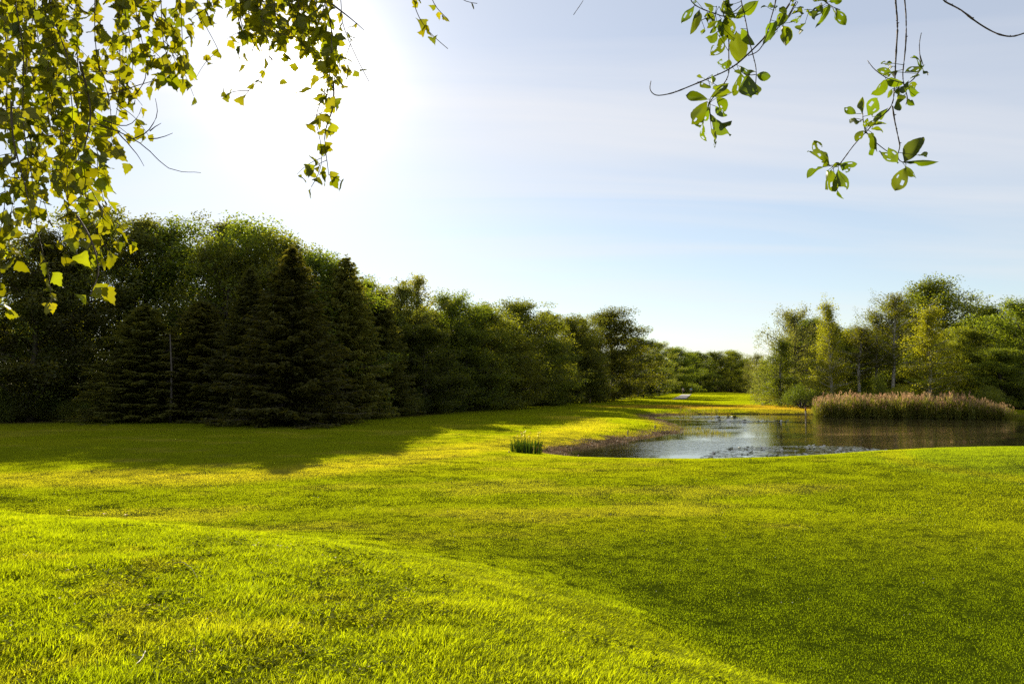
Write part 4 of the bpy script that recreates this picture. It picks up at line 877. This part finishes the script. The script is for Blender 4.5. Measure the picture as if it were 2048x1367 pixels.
def bare(pl, D, rad=.0016):
    q = resample([P(a, b, D) for a, b in pl], .02); mb = MB(); mb.tube(q - B0 + rb.normal(0, .0006, q.shape), np.linspace(rad * 1.4, rad * .5, len(q)), 5); obj('bare_twig', mb.mesh('bare_twig', [M['twig']], True), birch)
for pl in ([(185, 245), (235, 262), (270, 280), (298, 298), (330, 335), (355, 344), (402, 345)], [(265, 278), (295, 268), (312, 240), (318, 215), (310, 197)], [(298, 278), (325, 278), (345, 266)], [(235, 265), (262, 292), (282, 320), (288, 332)],
           [(215, 190), (255, 178), (285, 168), (318, 158)], [(270, 190), (288, 172), (294, 150), (290, 130)], [(205, 240), (250, 256), (275, 240), (284, 215)], [(300, 262), (308, 250), (322, 246)]): bare(pl, 2.5)
# the 300 that show largest are leaves of their own, the rest one mass
def size_in_view(lv):
    b = lv[1]; px = b[0] / b[1] * F + 1024; s = lv[4] / b[1]; return s if -10 < px and (b[2] - CAMZ) / b[1] < .50 else 0
LV.sort(key=size_in_view, reverse=True)
for tw, b, d, nr_, ln, wd, k in LV[:300]: place_leaf(birch_l[k], tw, B0, b, d, nr_, ln, wd)
vs, fs, off = [], [], 0
cache = []
for me in birch_l:
    v = np.zeros(len(me.vertices) * 3, np.float32); me.vertices.foreach_get('co', v); f = np.array([p.vertices[:] for p in me.polygons]); cache.append((v.reshape(-1, 3), f))
for tw, b, d, nr_, ln, wd, k in LV[300:]:
    x_, y_, z_ = frame(d, nr_); v, f = cache[k]; vs.append(v[:, :1] * x_ * wd + v[:, 1:2] * y_ * ln + v[:, 2:] * z_ * ln + b - B0); fs.append(f + off); off += len(v)
obj('foliage', mesh_np('birch_foliage', np.concatenate(vs), np.concatenate(fs), [M['near_birch']], smooth=True), birch, kind='stuff')
mb = MB(); t = np.linspace(0, 1, 7); mb.tube(np.stack([.02 * np.sin(t * 3), 0 * t, -t], 1), .10 * np.sin(np.pi * (.08 + .88 * t)) ** .5, 6); ckm = mb.mesh('catkin', [M['catkin']], True)
for tw, b in CK[:120]:
    l_ = rb.uniform(.018, .032); o_ = bpy.data.objects.new('catkin', ckm); COL.objects.link(o_); o_.parent = tw; o_.location = b - B0; o_.scale = (l_ * 1.1, l_ * 1.1, l_); o_.rotation_euler = (rb.normal(0, .3), rb.normal(0, .3), 0)
print('birch leaves', len(LV))

# ---- plum on the right
Q0 = np.array([3.6, .6, 0.]); Q0[2] = float(height(Q0[:1], Q0[1:2])[0])
plum = bpy.data.objects.new('plum_tree', None); COL.objects.link(plum); plum.location = Q0
tag(plum, 'plum tree overhanging from the upper right with insect-eaten leaves on dark twigs', 'tree')
mb = MB(); t = np.linspace(0, 1, 8); mb.tube(np.stack([-.25 * t, .1 * np.sin(t * 3), -.2 + t * 3.6], 1), .12 - .05 * t, 9); obj('trunk', mb.mesh('plum_trunk', [M['bark']], True), plum)
q = resample([Q0 + [-.2, 0, 2.9], (2.4, 1.3, 4.25), (1.5, 1.8, 4.45), (.7, 1.95, 4.5), (.0, 2.1, 4.4)], .1); mb = MB(); mb.tube(q - Q0, np.linspace(.045, .012, len(q)), 7); obj('limb', mb.mesh('plum_limb', [M['twig']], True), plum); PL = q
TW = []
def ptwig(z, off, scale, pts, D, r0, r1):
    px = [(off + a / scale, b / scale) for a, b in pts]; p = [P(a, b, D + .02 * math.sin(k * 1.7)) for k, (a, b) in enumerate(px)]
    if px[0][1] < 2:
        c = PL[np.argmin(np.linalg.norm(PL - p[0], axis=1))]; p = [c] + p
    q = resample(p, .012); n_ = len(q); rr_ = np.linspace(r0, r1, n_) * (1 + .35 * (rb.uniform(0, 1, n_) < .16)); mb = MB(); mb.tube(q - Q0, rr_, 6)
    for i_ in range(2, n_ - 1):      # buds
        if rb.uniform() < .30: d = unit(rb.normal(0, 1, 3)); mb.tube(np.stack([q[i_], q[i_] + d * rr_[i_] * 1.8, q[i_] + d * rr_[i_] * 2.6]) - Q0, [rr_[i_] * .7, rr_[i_] * .5, .0002], 4)
    o_ = obj('branch', mb.mesh('plum_branch', [M['twig']], True), plum); TW.append((o_, q)); return o_
A = lambda pts, r0, r1, D=1.9: ptwig(0, 1280, 4.5575, pts, D, r0, r1)
Bz = lambda pts, r0, r1, D=1.9: ptwig(0, 1600, 3.2545, pts, D, r0, r1)
A([(1390, 0), (1250, 200), (1130, 350), (1000, 480), (880, 590), (780, 650), (640, 710), (470, 780), (300, 850), (150, 878), (105, 845), (85, 810), (100, 740)], .0040, .0010)
A([(1245, 0), (1190, 180), (1150, 340), (1110, 430), (1060, 490), (985, 508)], .0024, .0011, 1.86)
A([(920, 0), (965, 200), (1000, 390), (1035, 520), (1065, 640), (1050, 810)], .0024, .0010, 1.88)
A([(812, 0), (812, 250), (808, 480), (815, 680), (770, 760), (690, 860), (625, 945)], .0026, .0012, 1.92)
A([(455, 0), (500, 50), (590, 95), (710, 130), (760, 160), (860, 110), (930, 45)], .0018, .0012, 1.94)
A([(1420, 20), (1360, 140), (1280, 230), (1210, 310), (1150, 380)], .0016, .0010, 1.9)
A([(560, 185), (640, 150), (700, 112)], .0010, .0012, 1.94); A([(1050, 680), (1000, 695), (930, 660)], .001, .0008, 1.88); A([(1340, 180), (1400, 80), (1440, 20)], .001, .0008); A([(1500, 90), (1560, 85), (1600, 100)], .0007, .0006)
A([(1660, 0), (1720, 40), (1760, 70), (1823, 90)], .0014, .001)
Bz([(620, 0), (632, 100), (635, 200), (628, 300), (622, 420), (615, 560), (608, 660), (600, 690), (560, 735), (500, 780), (430, 860), (360, 930), (320, 985), (280, 1040), (255, 1075), (215, 1085)], .0034, .0009, 1.85)
Bz([(602, 690), (615, 780), (630, 850), (645, 920), (655, 960), (628, 1008), (650, 1058), (690, 1060)], .0018, .0010, 1.85)
Bz([(680, 0), (690, 80), (692, 200), (688, 300), (678, 400), (668, 470), (672, 540), (690, 600), (703, 640), (690, 680)], .0028, .0010, 1.80)
Bz([(672, 540), (600, 525), (540, 495), (480, 450), (440, 395)], .0012, .0008, 1.80); Bz([(680, 550), (720, 535), (750, 505), (795, 440), (780, 370), (775, 280), (790, 215)], .0012, .0008, 1.80)
Bz([(430, 860), (490, 925), (545, 970), (600, 1005), (640, 1060)], .0012, .0009, 1.85); Bz([(430, 850), (405, 780), (410, 740)], .001, .0007, 1.85); Bz([(190, 1080), (120, 1090)], .0007, .0006, 1.85)
Bz([(920, 0), (980, 30), (1050, 65), (1110, 115), (1180, 165), (1240, 200), (1300, 228), (1360, 240), (1420, 232), (1500, 200), (1560, 190)], .0026, .0016, 1.8)
ptwig(0, 0, 1, [(1172, -6), (1158, 14), (1147, 30)], 1.95, .0010, .0006)
LA = [(495, 50, 390, 180, 70), (540, 95, 480, 280, 75), (505, 0, 498, 24, 40), (640, 55, 650, 105, 45), (760, 10, 815, 115, 95), (610, 120, 685, 205, 85), (870, 165, 1055, 35, 105), (700, 60, 590, 40, 30), (780, 150, 840, 350, 115), (800, 320, 665, 495, 105),
      (880, 290, 905, 545, 160), (920, 260, 1025, 410, 95), (1150, 60, 1105, 62, 45), (1165, 60, 1252, 55, 60), (1270, 75, 1325, 115, 50), (1330, 130, 1250, 215, 95), (1235, 195, 1150, 350, 85), (1250, 290, 1165, 362, 55), (1402, 0, 1385, 52, 38), (1410, 66, 1482, 55, 20),
      (1385, 125, 1505, 95, 62), (1520, 90, 1602, 100, 32), (1300, 240, 1342, 392, 108), (1370, 205, 1442, 180, 50), (1505, 212, 1425, 300, 70), (800, 625, 735, 560, 100), (865, 640, 905, 665, 55), (910, 610, 978, 675, 75), (660, 680, 648, 785, 38), (585, 720, 525, 690, 36),
      (645, 800, 555, 745, 80), (775, 760, 660, 812, 52), (615, 905, 418, 865, 85), (645, 885, 845, 850, 75), (612, 925, 475, 1122, 125), (700, 890, 792, 1005, 135), (690, 970, 772, 1065, 75), (625, 980, 560, 1165, 115), (640, 1050, 835, 1212, 120), (575, 1110, 572, 1272, 62),
      (650, 1170, 692, 1262, 46), (686, 1262, 682, 1322, 26), (920, 680, 838, 862, 76), (970, 690, 1000, 888, 155), (975, 712, 1012, 870, 62), (1062, 685, 1182, 700, 115), (1060, 650, 985, 652, 56), (1650, 30, 1598, 205, 72), (1740, 50, 1660, 140, 60), (1705, 4, 1580, 2, 40), (1760, 80, 1822, 205, 62),
      (740, 170, 690, 240, 50), (760, 200, 740, 300, 50), (700, 190, 620, 250, 45), (680, 230, 650, 310, 55), (590, 265, 562, 318, 40), (700, 300, 655, 360, 55), (760, 240, 720, 330, 45), (830, 130, 790, 190, 55), (720, 60, 780, 140, 40), (850, 40, 770, 60, 60)]
LB = [(190, 30, 130, 150, 36), (230, 60, 290, 162, 42), (190, 10, 272, 2, 42), (600, 412, 525, 402, 34), (605, 432, 560, 425, 26), (600, 470, 500, 462, 45), (562, 520, 498, 612, 75), (620, 590, 665, 642, 55), (640, 650, 640, 722, 56), (640, 582, 690, 572, 40), (700, 575, 785, 600, 65), (805, 432, 695, 452, 75), (800, 450, 842, 470, 22),
      (770, 480, 735, 515, 40), (700, 645, 735, 682, 24), (598, 580, 575, 632, 26), (620, 500, 570, 450, 40), (590, 480, 540, 500, 36), (365, 740, 292, 700, 48), (408, 742, 398, 652, 42), (438, 752, 490, 655, 88), (488, 792, 545, 732, 46), (440, 825, 485, 785, 42), (402, 782, 335, 760, 28), (362, 770, 308, 796, 12), (468, 812, 558, 800, 24),
      (466, 840, 552, 846, 30), (412, 850, 362, 912, 58), (470, 865, 490, 1010, 64), (440, 870, 478, 892, 30), (192, 1078, 85, 915, 62), (148, 1088, 38, 1142, 42), (262, 1070, 356, 1078, 44), (182, 1108, 150, 1228, 85), (200, 1108, 242, 1242, 88), (262, 1080, 328, 1110, 62), (250, 1098, 310, 1218, 92), (243, 1240, 272, 1290, 18), (190, 1076, 140, 1052, 18), (212, 1082, 262, 1066, 34),
      (640, 1062, 535, 972, 84), (678, 1055, 792, 893, 112), (688, 1052, 866, 1062, 38), (782, 1012, 816, 1000, 26), (688, 1090, 618, 1240, 92), (680, 1074, 756, 1152, 40), (440, 770, 425, 830, 36), (470, 760, 455, 720, 30)]
allq = np.concatenate([q for _, q in TW]); own = np.concatenate([np.full(len(q), i_) for i_, (_, q) in enumerate(TW)])
view = np.array([0, -1., 0])
for L_ in (LA, LB):
    for a_ in [q for q in L_ if q[4] > 60 and rb.uniform() < .45]:
        an = rb.normal(0, .8); dx_, dy_ = a_[2] - a_[0], a_[3] - a_[1]; L_.append((a_[0], a_[1], a_[0] + .85 * (dx_ * math.cos(an) - dy_ * math.sin(an)), a_[1] + .85 * (dx_ * math.sin(an) + dy_ * math.cos(an)), a_[4] * .8))
for lst, off_, scl_, D0 in ((LA, 1280, 4.5575, 1.9), (LB, 1600, 3.2545, 1.84)):
    for k_, (bx_, by_, tx_, ty_, w_) in enumerate(lst):
        D = D0 + rb.normal(0, .03); dT = rb.normal(0, .022); b = P(off_ + bx_ / scl_, by_ / scl_, D); e = P(off_ + tx_ / scl_, ty_ / scl_, D + dT)
        d = e - b; ln = np.linalg.norm(d); tl = rb.normal(0, .55); w = 1.06 * w_ / scl_ / F * D / max(.5, math.cos(tl))
        w = min(w, .72 * ln); x_, y_, z_ = frame(d, view); nrm = z_ * math.cos(tl) + x_ * math.sin(tl)
        if rb.uniform() < .5: nrm = -nrm
        ti = own[np.argmin(np.linalg.norm(allq - b, axis=1))]
        big = w_ > 55; me = plum_l[rb.choice([0, 1, 3, 5, 2, 4], p=[.22, .2, .16, .16, .14, .12])] if big else plum_l[rb.integers(0, 6)]
        lf_ = place_leaf(me, TW[ti][0], Q0, b, d, nrm, ln * 1.04, w)
        c = allq[np.argmin(np.linalg.norm(allq - b, axis=1))]
        if np.linalg.norm(c - b) > .004:
            mb = MB(); mb.tube(np.stack([c, (c + b) / 2, b]) - Q0, [.0008, .0007, .0006], 4); obj('leaf_stalk', mb.mesh('leaf_stalk', [M['near_leaf']]), TW[ti][0])

# ------------------------------------------------------------------ small things in the grass
def on_ground(px, py, z0=1.2):
    for _ in range(8):
        g = G(px, py, z0); z0 = float(height(g[:1], g[1:2])[0])
    return np.array([g[0], g[1], z0])
def stick(pts, lift, rad, mt, label):
    q = np.array([on_ground(a, b) + [0, 0, l_] for (a, b), l_ in zip(pts, lift)]); o0 = q[0].copy(); q = resample(q, .015); n_ = len(q); mb = MB()
    mb.tube(q - o0 + rb.normal(0, rad * .25, q.shape), np.linspace(rad, rad * .5, n_), 6)
    e = obj('fallen_twig', mb.mesh('fallen_twig', [mt], True), label=label, cat='twig'); e.location = o0
stick([(347, 1145), (365, 1150), (382, 1160), (395, 1171)], [.09, .12, .11, .07], .003, M['twig'], 'thin dark curved stem arching over the mound grass')
stick([(266, 1352), (275, 1346), (284, 1336), (290, 1325)], [.05, .06, .06, .07], .004, plain_mat('bleached_wood', (.36, .30, .22)), 'pale bleached twig lying in the grass at lower left')
md_ = plain_mat('dandelion_yellow', (.75, .40, .01)); ms_ = plain_mat('flower_stem_green', (.08, .12, .02))
for px, py, lb in ((137, 1024, 'small orange-yellow hawkweed flower, leftmost of three on the mound crest'), (208, 1035, 'orange-yellow hawkweed flower, middle of three on the mound crest'), (251, 1037, 'orange-yellow hawkweed flower, rightmost of three on the mound crest')):
    g = on_ground(px, py + 8); e = bpy.data.objects.new('hawkweed', None); COL.objects.link(e); e.location = g; tag(e, lb, 'flower', 'hawkweed flowers on the mound')
    mb = MB(); mb.tube([[0, 0, -.02], [.008, 0, .06], [.004, 0, .125]], [.002, .002, .0015], 5); obj('stem', mb.mesh('hawkweed_stem', [ms_]), e)
    mb = MB(); a = np.linspace(0, 2 * np.pi, 18, endpoint=False); u = np.stack([np.cos(a), np.sin(a), np.full(18, .25)], 1) * .014; mb.quads(np.array([[.004, 0, .125]]) + u, u, unit(np.cross(u, [0, 0, 1.])) * .004, 0)
    obj('flower_head', mb.mesh('hawkweed_head', [md_]), e)
